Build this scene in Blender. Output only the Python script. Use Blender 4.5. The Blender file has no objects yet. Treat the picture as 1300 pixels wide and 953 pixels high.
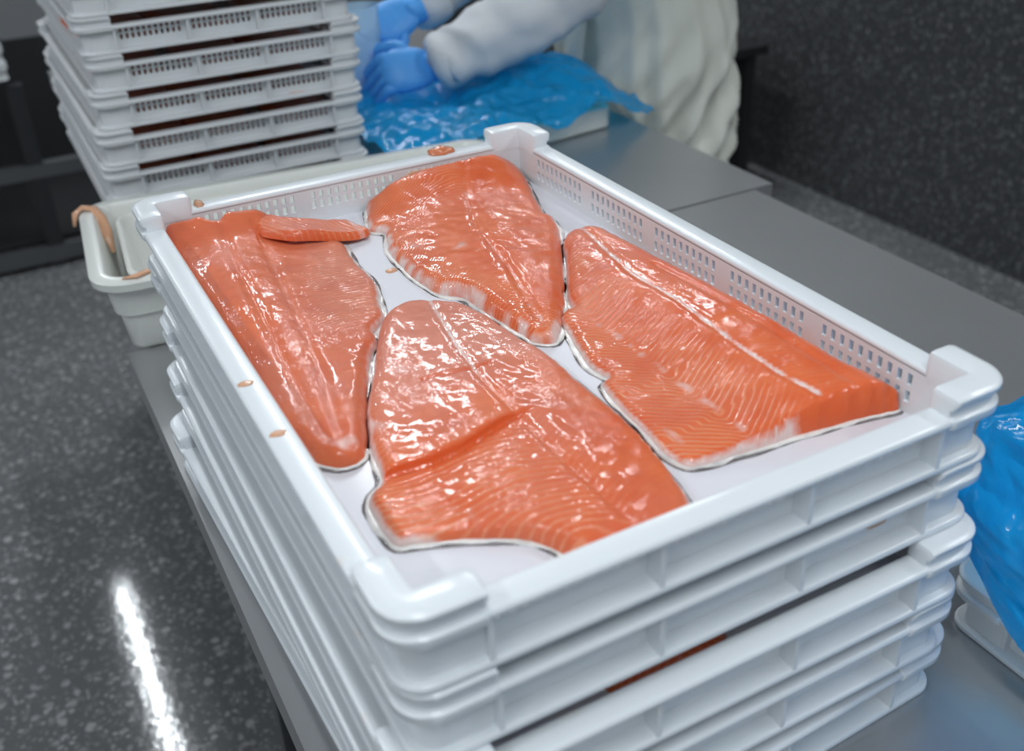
import bpy, bmesh, math, random
import numpy as np
from mathutils import Matrix, Vector, noise
from mathutils.geometry import delaunay_2d_cdt

# ---------------------------------------------------------------- camera, world, lights, exposure
scene = bpy.context.scene
COL = scene.collection
ZR = 1.138                       # height of the top crate's rail above the floor
TABLE = ZR - 0.258               # table top height

cam_data = bpy.data.cameras.new('camera')
cam = bpy.data.objects.new('camera', cam_data)
COL.objects.link(cam)
RX = Vector((0.87933, -0.47475, -0.03741))
RD = Vector((-0.26228, -0.41723, -0.87013))
RF = Vector((0.39748, 0.77494, -0.49140))
m = Matrix.Identity(4)
for i in range(3):
    m[i][0] = RX[i]; m[i][1] = -RD[i]; m[i][2] = -RF[i]
m[0][3], m[1][3], m[2][3] = -0.10086, -0.32734, 0.34781 + ZR
cam.matrix_world = m
cam_data.sensor_width = 36.0
cam_data.lens = 1331.02 / 1300 * 36.0
cam_data.shift_y = -45.0 / 1300
cam_data.clip_start = 0.02
cam_data.dof.use_dof = True
cam_data.dof.focus_distance = 0.86
cam_data.dof.aperture_fstop = 5.6
scene.camera = cam

world = bpy.data.worlds.new('world'); scene.world = world
world.use_nodes = True
bg = world.node_tree.nodes['Background']
bg.inputs[0].default_value = (0.80, 0.90, 1.0, 1); bg.inputs[1].default_value = 0.32

scene.view_settings.view_transform = 'Standard'
scene.view_settings.look = 'None'
scene.view_settings.exposure = 0.0
scene.view_settings.gamma = 1.0
scene.view_settings.use_curve_mapping = False

LAMPS = [(-0.05, 4.22, 1.5), (0.75, 2.7, 1.5), (-0.05, -0.6, 1.5), (1.9, 3.1, 1.5), (2.0, -0.4, 1.5), (-1.7, 1.9, 1.5), (-1.7, -0.6, 1.5)]
LAMP_Z = 2.75
for i, (lx, ly, ln) in enumerate(LAMPS):
    ld = bpy.data.lights.new('tube_light', 'AREA')
    ld.shape = 'RECTANGLE'; ld.size = 0.05 if i == 0 else 0.09; ld.size_y = ln
    ld.energy = 17.5 if i else 12; ld.color = (0.90, 0.96, 1.0)
    lo = bpy.data.objects.new('tube_light', ld); COL.objects.link(lo)
    lo.location = (lx, ly, LAMP_Z - 0.01)

# ---------------------------------------------------------------- helpers
def mesh_from(name, verts, faces):
    me = bpy.data.meshes.new(name)
    me.from_pydata([tuple(v) for v in verts], [], faces)
    me.update()
    return me

def link(name, me, mat=None, parent=None, smooth=False):
    o = bpy.data.objects.new(name, me)
    COL.objects.link(o)
    if mat is not None and len(me.materials) == 0:
        me.materials.append(mat)
    if smooth:
        me.polygons.foreach_set('use_smooth', [True] * len(me.polygons))
    if parent is not None:
        o.parent = parent
    return o

def empty(name, loc=(0, 0, 0), rz=0.0):
    o = bpy.data.objects.new(name, None); COL.objects.link(o)
    o.empty_display_size = 0.05
    o.location = loc; o.rotation_euler = (0, 0, rz)
    return o

def tag(o, label=None, cat=None, group=None, kind=None):
    if label: o['label'] = label
    if cat: o['category'] = cat
    if group: o['group'] = group
    if kind: o['kind'] = kind
    return o

def bm_obj(name, bm, mat, parent=None, smooth=False, bevel=0.0, seg=2):
    if bevel:
        bmesh.ops.bevel(bm, geom=[e for e in bm.edges if len(e.link_faces) == 2 and e.calc_face_angle(0) > 0.6],
                        offset=bevel, segments=seg, affect='EDGES', profile=0.5, clamp_overlap=True)
    bmesh.ops.recalc_face_normals(bm, faces=bm.faces)
    me = bpy.data.meshes.new(name); bm.to_mesh(me); bm.free()
    o = link(name, me, mat, parent)
    if smooth or bevel:
        me.polygons.foreach_set('use_smooth', [True] * len(me.polygons))
        try:
            me.set_sharp_from_angle(angle=math.radians(40))
        except Exception:
            pass
    return o

def add_box(bm, x0, x1, y0, y1, z0, z1):
    vs = [bm.verts.new(p) for p in ((x0, y0, z0), (x1, y0, z0), (x1, y1, z0), (x0, y1, z0),
                                    (x0, y0, z1), (x1, y0, z1), (x1, y1, z1), (x0, y1, z1))]
    for f in ((3, 2, 1, 0), (4, 5, 6, 7), (0, 1, 5, 4), (1, 2, 6, 5), (2, 3, 7, 6), (3, 0, 4, 7)):
        bm.faces.new([vs[i] for i in f])

def box_obj(name, b, mat, parent=None, bevel=0.0):
    bm = bmesh.new(); add_box(bm, *b)
    return bm_obj(name, bm, mat, parent, bevel=bevel)

def add_tube(bm, p0, p1, r, n=12):
    p0, p1 = Vector(p0), Vector(p1)
    d = (p1 - p0).normalized()
    a = d.orthogonal().normalized(); b = d.cross(a)
    rings = []
    for p in (p0, p1):
        rings.append([bm.verts.new(p + r * (math.cos(2 * math.pi * k / n) * a + math.sin(2 * math.pi * k / n) * b)) for k in range(n)])
    for k in range(n):
        bm.faces.new((rings[0][k], rings[0][(k + 1) % n], rings[1][(k + 1) % n], rings[1][k]))
    bm.faces.new(rings[0][::-1]); bm.faces.new(rings[1])

def rounded_path(x0, x1, y0, y1, r, n=6):
    """closed outline (counter-clockwise) with outward normals"""
    out = []
    for cx, cy, a0 in ((x1 - r, y0 + r, -90), (x1 - r, y1 - r, 0), (x0 + r, y1 - r, 90), (x0 + r, y0 + r, 180)):
        for k in range(n + 1):
            a = math.radians(a0 + 90 * k / n)
            nx, ny = math.cos(a), math.sin(a)
            out.append(((cx + r * nx, cy + r * ny), (nx, ny)))
    return out

def sweep(bm, path, profile, closed=True):
    """profile: closed list of (inset, z)"""
    rings = []
    for (p, nrm) in path:
        rings.append([bm.verts.new((p[0] - nrm[0] * i, p[1] - nrm[1] * i, z)) for i, z in profile])
    n, k = len(rings), len(profile)
    for a in range(n if closed else n - 1):
        b = (a + 1) % n
        for j in range(k):
            q = (rings[a][j], rings[b][j], rings[b][(j + 1) % k], rings[a][(j + 1) % k])
            bm.faces.new(q)
    if not closed:
        bm.faces.new(rings[0]); bm.faces.new(rings[-1][::-1])

def rrect(i0, i1, z0, z1, r):
    pts = []
    for cx, cz, a0 in ((i1 - r, z0 + r, -90), (i1 - r, z1 - r, 0), (i0 + r, z1 - r, 90), (i0 + r, z0 + r, 180)):
        for k in range(4):
            a = math.radians(a0 + 30 * k)
            pts.append((cx + r * math.cos(a), cz + r * math.sin(a)))
    return pts

def copy_tree(o, parent=None, name=None):
    c = o.copy(); COL.objects.link(c)
    if parent is not None: c.parent = parent
    for ch in list(o.children):
        copy_tree(ch, c)
    return c

# ---------------------------------------------------------------- materials
def new_mat(name):
    mt = bpy.data.materials.new(name); mt.use_nodes = True
    nt = mt.node_tree
    return mt, nt, nt.nodes['Principled BSDF']

def N(nt, typ, **kw):
    n = nt.nodes.new(typ)
    for k, v in kw.items():
        if k.startswith('i_'):
            key = k[2:]
            n.inputs[int(key) if key.isdigit() else key].default_value = v
        else:
            setattr(n, k, v)
    return n

def coords(nt, scale=(1, 1, 1), kind='Object'):
    tc = N(nt, 'ShaderNodeTexCoord'); mp = N(nt, 'ShaderNodeMapping')
    mp.inputs['Scale'].default_value = scale
    nt.links.new(tc.outputs[kind], mp.inputs[0])
    return mp.outputs[0]

def ramp(nt, fac, stops):
    r = N(nt, 'ShaderNodeValToRGB')
    el = r.color_ramp.elements
    while len(el) < len(stops): el.new(0.5)
    for e, (p, c) in zip(el, stops):
        e.position = p; e.color = c if len(c) == 4 else (*c, 1)
    nt.links.new(fac, r.inputs[0])
    return r.outputs[0]

def mixc(nt, fac, a, b, blend='MIX'):
    mx = N(nt, 'ShaderNodeMix', data_type='RGBA', blend_type=blend)
    for s, v in ((0, fac), (6, a), (7, b)):
        if hasattr(v, 'links') or isinstance(v, bpy.types.NodeSocket): nt.links.new(v, mx.inputs[s])
        elif s == 0: mx.inputs[0].default_value = v
        else: mx.inputs[s].default_value = v if len(v) == 4 else (*v, 1)
    return mx.outputs[2]

def mth(nt, op, a, b=None, c=None):
    n = N(nt, 'ShaderNodeMath', operation=op)
    for i, v in enumerate((a, b, c)):
        if v is None: continue
        if isinstance(v, bpy.types.NodeSocket): nt.links.new(v, n.inputs[i])
        else: n.inputs[i].default_value = v
    return n.outputs[0]

def bump(nt, h, strength, dist, normal=None):
    b = N(nt, 'ShaderNodeBump'); b.inputs['Strength'].default_value = strength; b.inputs['Distance'].default_value = dist
    nt.links.new(h, b.inputs['Height'])
    if normal is not None: nt.links.new(normal, b.inputs['Normal'])
    return b.outputs[0]

def plastic(name, col, rough=0.32, stain=None, coat=0.3, sss=0.0):
    mt, nt, p = new_mat(name)
    v = coords(nt)
    nz = N(nt, 'ShaderNodeTexNoise', i_Scale=9.0, i_Detail=4.0); nt.links.new(v, nz.inputs[0])
    c = mixc(nt, mth(nt, 'MULTIPLY', nz.outputs[0], 0.5), col, tuple(x * 0.9 for x in col))
    if stain:
        n2 = N(nt, 'ShaderNodeTexNoise', i_Scale=22.0, i_Detail=2.0); nt.links.new(v, n2.inputs[0])
        c = mixc(nt, mth(nt, 'MULTIPLY', ramp(nt, n2.outputs[0], [(0.66, (0, 0, 0)), (0.74, (1, 1, 1))]), 0.35), c, stain)
    nt.links.new(c, p.inputs['Base Color'])
    n3 = N(nt, 'ShaderNodeTexNoise', i_Scale=160.0, i_Detail=2.0); nt.links.new(v, n3.inputs[0])
    nt.links.new(bump(nt, n3.outputs[0], 0.15, 0.0008), p.inputs['Normal'])
    p.inputs['Roughness'].default_value = rough
    p.inputs['Coat Weight'].default_value = coat
    p.inputs['Coat Roughness'].default_value = 0.12
    if sss:
        p.inputs['Subsurface Weight'].default_value = sss
        p.inputs['Subsurface Radius'].default_value = (0.006, 0.006, 0.006)
        p.inputs['Subsurface Scale'].default_value = 1.0
    return mt

M = {}
M['crate'] = plastic('white_crate_plastic', (0.82, 0.855, 0.88), stain=(0.85, 0.72, 0.62))
M['crate_base'] = plastic('wet_crate_base_plastic', (0.76, 0.76, 0.81), rough=0.4, coat=0.25)
M['tub'] = plastic('cream_tub_plastic', (0.80, 0.81, 0.76), rough=0.35)
M['far_crate'] = plastic('grey_white_crate_plastic', (0.74, 0.76, 0.77), rough=0.4, coat=0.1)

def steel(name, col, rough, metal=0.85):
    mt, nt, p = new_mat(name)
    v = coords(nt, (3, 60, 60))
    nz = N(nt, 'ShaderNodeTexNoise', i_Scale=4.0, i_Detail=3.0); nt.links.new(v, nz.inputs[0])
    v2 = coords(nt)
    n2 = N(nt, 'ShaderNodeTexNoise', i_Scale=3.0, i_Detail=4.0); nt.links.new(v2, n2.inputs[0])
    c = mixc(nt, n2.outputs[0], tuple(x * 0.85 for x in col), tuple(x * 1.12 for x in col))
    nt.links.new(c, p.inputs['Base Color'])
    nt.links.new(mth(nt, 'MULTIPLY_ADD', nz.outputs[0], 0.05, rough - 0.025), p.inputs['Roughness'])
    p.inputs['Metallic'].default_value = metal
    return mt
M['steel'] = steel('brushed_steel', (0.43, 0.435, 0.44), 0.29, 0.62)
M['dark_steel'] = steel('dark_steel', (0.05, 0.052, 0.055), 0.5, 0.6)
M['mid_steel'] = steel('dull_steel', (0.16, 0.165, 0.17), 0.5, 0.7)

def terrazzo(name, base, chip, scale, rough, stretch=(1, 1, 1), contrast=1.0):
    mt, nt, p = new_mat(name)
    v = coords(nt, stretch)
    wob = N(nt, 'ShaderNodeTexNoise', i_Scale=scale * 1.2, i_Detail=2.0); nt.links.new(v, wob.inputs[0])
    add = N(nt, 'ShaderNodeVectorMath', operation='MULTIPLY_ADD')
    nt.links.new(wob.outputs['Color'], add.inputs[0]); add.inputs[1].default_value = (0.012,) * 3; nt.links.new(v, add.inputs[2])
    col = base
    for i, (sc, th) in enumerate(((scale, 0.36), (scale * 2.1, 0.34))):
        vo = N(nt, 'ShaderNodeTexVoronoi', i_Scale=sc, i_Randomness=1.0); nt.links.new(add.outputs[0], vo.inputs['Vector'])
        sep = N(nt, 'ShaderNodeSeparateColor'); nt.links.new(vo.outputs['Color'], sep.inputs[0])
        size = mth(nt, 'MULTIPLY_ADD', sep.outputs[0], 0.35, th - 0.2)
        inside = mth(nt, 'LESS_THAN', vo.outputs['Distance'], size)
        amt = mth(nt, 'MULTIPLY', inside, mth(nt, 'MULTIPLY', mth(nt, 'POWER', sep.outputs[1], 1.6), contrast))
        col = mixc(nt, amt, col, chip)
    big = N(nt, 'ShaderNodeTexNoise', i_Scale=1.3, i_Detail=4.0); nt.links.new(coords(nt), big.inputs[0])
    col = mixc(nt, mth(nt, 'MULTIPLY', big.outputs[0], 0.6), col, tuple(x * 0.55 for x in base))
    nt.links.new(col, p.inputs['Base Color'])
    nt.links.new(bump(nt, wob.outputs[0], 0.15, 0.001), p.inputs['Normal'])
    p.inputs['Roughness'].default_value = rough
    return mt
M['floor'] = terrazzo('grey_terrazzo_floor', (0.165, 0.168, 0.172), (0.52, 0.52, 0.52), 52, 0.07)
M['wall'] = terrazzo('dark_terrazzo_wall', (0.062, 0.064, 0.067), (0.24, 0.245, 0.25), 55, 0.35, (1, 1, 0.7), 1.2)
M['plain_wall'] = plastic('painted_wall', (0.30, 0.31, 0.32), rough=0.6, coat=0.0)
M['ceiling'] = plastic('painted_ceiling', (0.75, 0.76, 0.77), rough=0.7, coat=0.0)

def flesh():
    mt, nt, p = new_mat('raw_salmon_flesh')
    v = coords(nt)
    def at(n): return N(nt, 'ShaderNodeAttribute', attribute_name=n).outputs['Fac']
    hue, pale, white, phase, deep, stripe = (at(a) for a in ('hue', 'pale', 'white', 'phase', 'deep', 'stripe'))
    n1 = N(nt, 'ShaderNodeTexNoise', i_Scale=28.0, i_Detail=5.0); nt.links.new(v, n1.inputs[0])
    n2 = N(nt, 'ShaderNodeTexNoise', i_Scale=150.0, i_Detail=4.0); nt.links.new(v, n2.inputs[0])
    base = mixc(nt, hue, (0.74, 0.118, 0.032), (0.68, 0.172, 0.092))
    base = mixc(nt, ramp(nt, n1.outputs[0], [(0.35, (0, 0, 0)), (0.7, (1, 1, 1))]), base, (0.82, 0.175, 0.055))
    # fat lines between the muscle flakes
    ph = mth(nt, 'ADD', phase, mth(nt, 'MULTIPLY', n1.outputs[0], 0.0045))
    tri = mth(nt, 'PINGPONG', ph, 0.0022)
    ln = ramp(nt, mth(nt, 'DIVIDE', tri, 0.0022), [(0.0, (1, 1, 1)), (0.16, (0.75, 0.75, 0.75)), (0.42, (0, 0, 0))])
    brk = ramp(nt, n1.outputs[0], [(0.25, (0.35, 0.35, 0.35)), (0.6, (1, 1, 1))])
    lfac = mth(nt, 'MULTIPLY', mth(nt, 'MULTIPLY', ln, brk), stripe)
    base = mixc(nt, mth(nt, 'MULTIPLY', lfac, 0.80), base, (0.90, 0.40, 0.22))
    base = mixc(nt, mth(nt, 'MULTIPLY', pale, mth(nt, 'MULTIPLY_ADD', n1.outputs[0], 0.8, 0.3)), base, (0.72, 0.27, 0.19))
    base = mixc(nt, deep, base, (0.74, 0.105, 0.018))
    w1 = mth(nt, 'MULTIPLY_ADD', white, 1.7, -0.38)
    wf = mth(nt, 'ADD', w1, mth(nt, 'MULTIPLY', white, mth(nt, 'MULTIPLY_ADD', n2.outputs[0], 2.2, -1.1)))
    wc = N(nt, 'ShaderNodeClamp'); nt.links.new(wf, wc.inputs[0])
    base = mixc(nt, mth(nt, 'MULTIPLY', wc.outputs[0], 0.9), base, (0.86, 0.68, 0.64))
    nt.links.new(base, p.inputs['Base Color'])
    p.inputs['Roughness'].default_value = 0.38
    p.inputs['Specular IOR Level'].default_value = 0.2
    p.inputs['Subsurface Weight'].default_value = 0.18
    p.inputs['Subsurface Radius'].default_value = (0.007, 0.0025, 0.0015)
    p.inputs['Subsurface Scale'].default_value = 1.0
    p.inputs['Coat Weight'].default_value = 0.62
    p.inputs['Coat Roughness'].default_value = 0.03
    p.inputs['Coat IOR'].default_value = 1.5
    h1 = bump(nt, mth(nt, 'MULTIPLY', ln, stripe), 0.6, 0.0007)
    n4 = N(nt, 'ShaderNodeTexNoise', i_Scale=235.0, i_Detail=2.0, i_Roughness=0.5); nt.links.new(v, n4.inputs[0])
    n5 = N(nt, 'ShaderNodeTexNoise', i_Scale=340.0, i_Detail=1.0); nt.links.new(v, n5.inputs[0])
    h2 = bump(nt, n2.outputs[0], 0.25, 0.0008, h1)
    nt.links.new(h2, p.inputs['Normal'])
    hc = bump(nt, mth(nt, 'MULTIPLY', ln, stripe), 0.5, 0.0005)
    n6 = N(nt, 'ShaderNodeTexNoise', i_Scale=30.0, i_Detail=2.0); nt.links.new(coords(nt, (1.0, 0.45, 1.0)), n6.inputs[0])
    patch = ramp(nt, n6.outputs[0], [(0.42, (0.10, 0.10, 0.10)), (0.62, (1, 1, 1))])
    h3 = bump(nt, mth(nt, 'MULTIPLY', n4.outputs[0], patch), 0.8, 0.0015, hc)
    h4 = bump(nt, mth(nt, 'MULTIPLY', n5.outputs[0], patch), 0.6, 0.0005, h3)
    nt.links.new(h4, p.inputs['Coat Normal'])
    return mt
M['flesh'] = flesh()

def fish_skin():
    mt, nt, p = new_mat('silver_fish_skin')
    v = coords(nt)
    n = N(nt, 'ShaderNodeTexNoise', i_Scale=70.0, i_Detail=3.0); nt.links.new(v, n.inputs[0])
    c = ramp(nt, n.outputs[0], [(0.3, (0.62, 0.61, 0.60)), (0.5, (0.84, 0.81, 0.77)), (0.7, (0.90, 0.88, 0.85))])
    nt.links.new(c, p.inputs['Base Color'])
    nt.links.new(bump(nt, n.outputs[0], 0.5, 0.001), p.inputs['Normal'])
    p.inputs['Roughness'].default_value = 0.3
    p.inputs['Coat Weight'].default_value = 0.7; p.inputs['Coat Roughness'].default_value = 0.08
    return mt
M['skin'] = fish_skin()

def film(name, col, trans):
    mt, nt, p = new_mat(name)
    out = nt.nodes['Material Output']
    p.inputs['Base Color'].default_value = (*col, 1)
    p.inputs['Roughness'].default_value = 0.16
    p.inputs['Coat Weight'].default_value = 0.5
    v = coords(nt)
    n = N(nt, 'ShaderNodeTexNoise', i_Scale=12.0, i_Detail=2.0, i_Distortion=1.0); nt.links.new(v, n.inputs[0])
    rdg = mth(nt, 'ABSOLUTE', mth(nt, 'SUBTRACT', n.outputs[0], 0.5))
    nm = bump(nt, rdg, 0.8, 0.030)
    nt.links.new(nm, p.inputs['Normal'])
    tl = N(nt, 'ShaderNodeBsdfTranslucent'); tl.inputs[0].default_value = (*[min(1, x * 1.5 + 0.02) for x in col], 1)
    tp = N(nt, 'ShaderNodeBsdfTransparent'); tp.inputs[0].default_value = (*[0.25 + 0.75 * (x / max(col)) for x in col], 1)
    m1 = N(nt, 'ShaderNodeMixShader'); m1.inputs[0].default_value = 0.4
    nt.links.new(p.outputs[0], m1.inputs[1]); nt.links.new(tl.outputs[0], m1.inputs[2])
    m2 = N(nt, 'ShaderNodeMixShader'); m2.inputs[0].default_value = trans
    nt.links.new(m1.outputs[0], m2.inputs[1]); nt.links.new(tp.outputs[0], m2.inputs[2])
    nt.links.new(m2.outputs[0], out.inputs[0])
    return mt
M['film'] = film('blue_polythene', (0.008, 0.46, 1.0), 0.13)

def cloth(name, col, rough=0.8, scale=24.0, strength=0.4, coat=0.0):
    mt, nt, p = new_mat(name)
    v = coords(nt)
    n = N(nt, 'ShaderNodeTexNoise', i_Scale=scale, i_Detail=4.0); nt.links.new(v, n.inputs[0])
    nt.links.new(mixc(nt, n.outputs[0], tuple(x * 0.92 for x in col), tuple(min(1, x * 1.05) for x in col)), p.inputs['Base Color'])
    nt.links.new(bump(nt, n.outputs[0], strength, 0.006), p.inputs['Normal'])
    p.inputs['Roughness'].default_value = rough
    p.inputs['Coat Weight'].default_value = coat
    return mt
M['coat'] = cloth('white_cotton_coat', (0.72, 0.74, 0.76), 0.85, 14.0, 0.6)
M['apron'] = cloth('greenish_white_apron_vinyl', (0.78, 0.79, 0.70), 0.45, 8.0, 0.2, 0.15)
M['trousers'] = cloth('white_trousers', (0.60, 0.61, 0.58))
M['glove'] = cloth('blue_nitrile', (0.10, 0.43, 1.0), 0.4, 60.0, 0.3)
M['body'] = cloth('person_skin', (0.62, 0.38, 0.28), 0.5, 30, 0.1)
M['cap'] = cloth('white_cap', (0.78, 0.79, 0.80))
M['hair'] = cloth('dark_hair', (0.03, 0.02, 0.015), 0.6)
M['scrap'] = plastic('orange_fish_scrap', (0.72, 0.22, 0.09), rough=0.25, coat=0.6)
M['pale_scrap'] = plastic('pale_fish_scrap', (0.74, 0.40, 0.24), rough=0.3, coat=0.4)
M['rubber'] = plastic('black_rubber', (0.02, 0.02, 0.02), rough=0.6, coat=0)
mt, nt, p = new_mat('lit_tube'); p.inputs['Emission Color'].default_value = (0.92, 0.97, 1, 1); p.inputs['Emission Strength'].default_value = 6.0
M['tube'] = mt

# ---------------------------------------------------------------- setting
def structure(name, b, mat):
    o = box_obj(name, b, mat); o['kind'] = 'structure'; return o
structure('floor', (-3.5, 2.62, -2.6, 6.6, -0.1, 0.0), M['floor'])
structure('wall_right', (2.60, 2.75, -2.6, 6.6, 0.0, 3.0), M['wall'])
structure('wall_back', (-3.5, 2.60, 6.5, 6.6, 0.0, 3.0), M['plain_wall'])
structure('ceiling', (-3.5, 2.62, -2.6, 6.6, 3.0, 3.1), M['ceiling'])

# ceiling lamps
LAMP_AT = ['far behind the tall stack, mirrored in the floor', 'above the tall crate stack', 'over the aisle beside the front stack',
           'above the person by the right wall', 'near the right wall beside the blue bag', 'over the open left side, farther one', 'over the open left side, nearer one']
for i, (lx, ly, ln) in enumerate(LAMPS):
    t = empty('ceiling_lamp', (lx, ly, 3.0))
    tag(t, 'white single tube ceiling lamp ' + LAMP_AT[i], 'lamp', 'ceiling lamps')
    box_obj('lamp_housing', (-0.09, 0.09, -ln / 2 - 0.03, ln / 2 + 0.03, -0.12, 0.0), M['ceiling'], t, bevel=0.006)
    box_obj('tube_holder', (-0.02, 0.02, -0.02, 0.02, -0.16, -0.1), M['mid_steel'], t)
    for sx in (0.0,):
        bm = bmesh.new(); add_tube(bm, (sx * 1.2, -ln / 2, -0.15), (sx * 1.2, ln / 2, -0.15), 0.013)
        bm_obj('tube', bm, M['tube'], t, smooth=True)

# ---------------------------------------------------------------- tables
def table(name, x0, x1, y0, y1, top, label, lip=0.035, panel_x=None):
    t = empty(name, (x0, y0, 0)); tag(t, label, 'table')
    w, d = x1 - x0, y1 - y0
    box_obj('tabletop', (0, w, 0, d, top - 0.006, top), M['steel'], t, bevel=0.002)
    bm = bmesh.new()
    add_box(bm, 0, 0.004, 0, d, top - lip, top - 0.006); add_box(bm, w - 0.004, w, 0, d, top - lip, top - 0.006)
    add_box(bm, 0.004, w - 0.004, 0, 0.004, top - lip, top - 0.006); add_box(bm, 0.004, w - 0.004, d - 0.004, d, top - lip, top - 0.006)
    bm_obj('lip', bm, M['steel'], t)
    for lx in (0.09, w - 0.09):
        for ly in (0.07, d - 0.07):
            box_obj('leg', (lx - 0.02, lx + 0.02, ly - 0.02, ly + 0.02, 0.0, top - 0.006), M['mid_steel'], t)
    if panel_x is not None:
        box_obj('side_panel', (panel_x, panel_x + 0.012, 0.1, d - 0.1, 0.02, top - 0.006), M['dark_steel'], t)
    box_obj('lower_shelf', (0.09, w - 0.09, 0.07, d - 0.07, 0.20, 0.215), M['mid_steel'], t)
    return t
table('packing_table', -0.012, 0.93, -0.75, 0.842, TABLE, 'brushed steel packing table under the front crate stack', panel_x=0.085)
table('steel_table', 0.080, 0.968, 0.846, 2.30, TABLE + 0.001, 'grey steel table behind, carrying the tall crate stack and blue liner')
TB = TABLE + 0.001

# ---------------------------------------------------------------- fish crate
CW, CL, CH, CP = 0.402, 0.600, 0.0404, 0.014
PITCH = CH + CP
WI = 0.0172                      # inset of the perforated walls

def holed_wall(length, groups, per, hw, rows, hgt, z0, z1):
    """wall in local (u along, z up), thickness w 0..0.003; returns bmesh with coordinates (u, w, z)"""
    us = [0.0]; hole_cols = []
    for g0, g1 in groups:
        pit = (g1 - g0) / per
        for k in range(per):
            c = g0 + pit * (k + 0.5)
            hole_cols.append(len(us)); us += [c - hw / 2, c + hw / 2]
    us.append(length)
    # column index i spans us[i]..us[i+1]
    cols = set(i for i in hole_cols)
    zs = [z0]; hr = []
    for r in rows:
        hr.append(len(zs)); zs += [r - hgt / 2, r + hgt / 2]
    zs.append(z1)
    hr = set(hr)
    bm = bmesh.new(); T = 0.003
    grid = {}
    for w in (0, 1):
        for i, u in enumerate(us):
            for j, z in enumerate(zs):
                grid[w, i, j] = bm.verts.new((u, w * T, z))
    def hole(i, j): return i in cols and j in hr
    nu, nz = len(us) - 1, len(zs) - 1
    for i in range(nu):
        for j in range(nz):
            if not hole(i, j):
                bm.faces.new((grid[0, i, j], grid[0, i + 1, j], grid[0, i + 1, j + 1], grid[0, i, j + 1]))
                bm.faces.new((grid[1, i, j], grid[1, i, j + 1], grid[1, i + 1, j + 1], grid[1, i + 1, j]))
            else:
                q = [(i, j), (i + 1, j), (i + 1, j + 1), (i, j + 1)]
                for a in range(4):
                    b = (a + 1) % 4
                    bm.faces.new((grid[0, *q[a]], grid[0, *q[b]], grid[1, *q[b]], grid[1, *q[a]]))
    return bm

LG = [(0.056 + k * 0.1005, 0.056 + k * 0.1005 + 0.086) for k in range(5)]
SG = [(0.058 + k * 0.0995, 0.058 + k * 0.0995 + 0.087) for k in range(3)]

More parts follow.
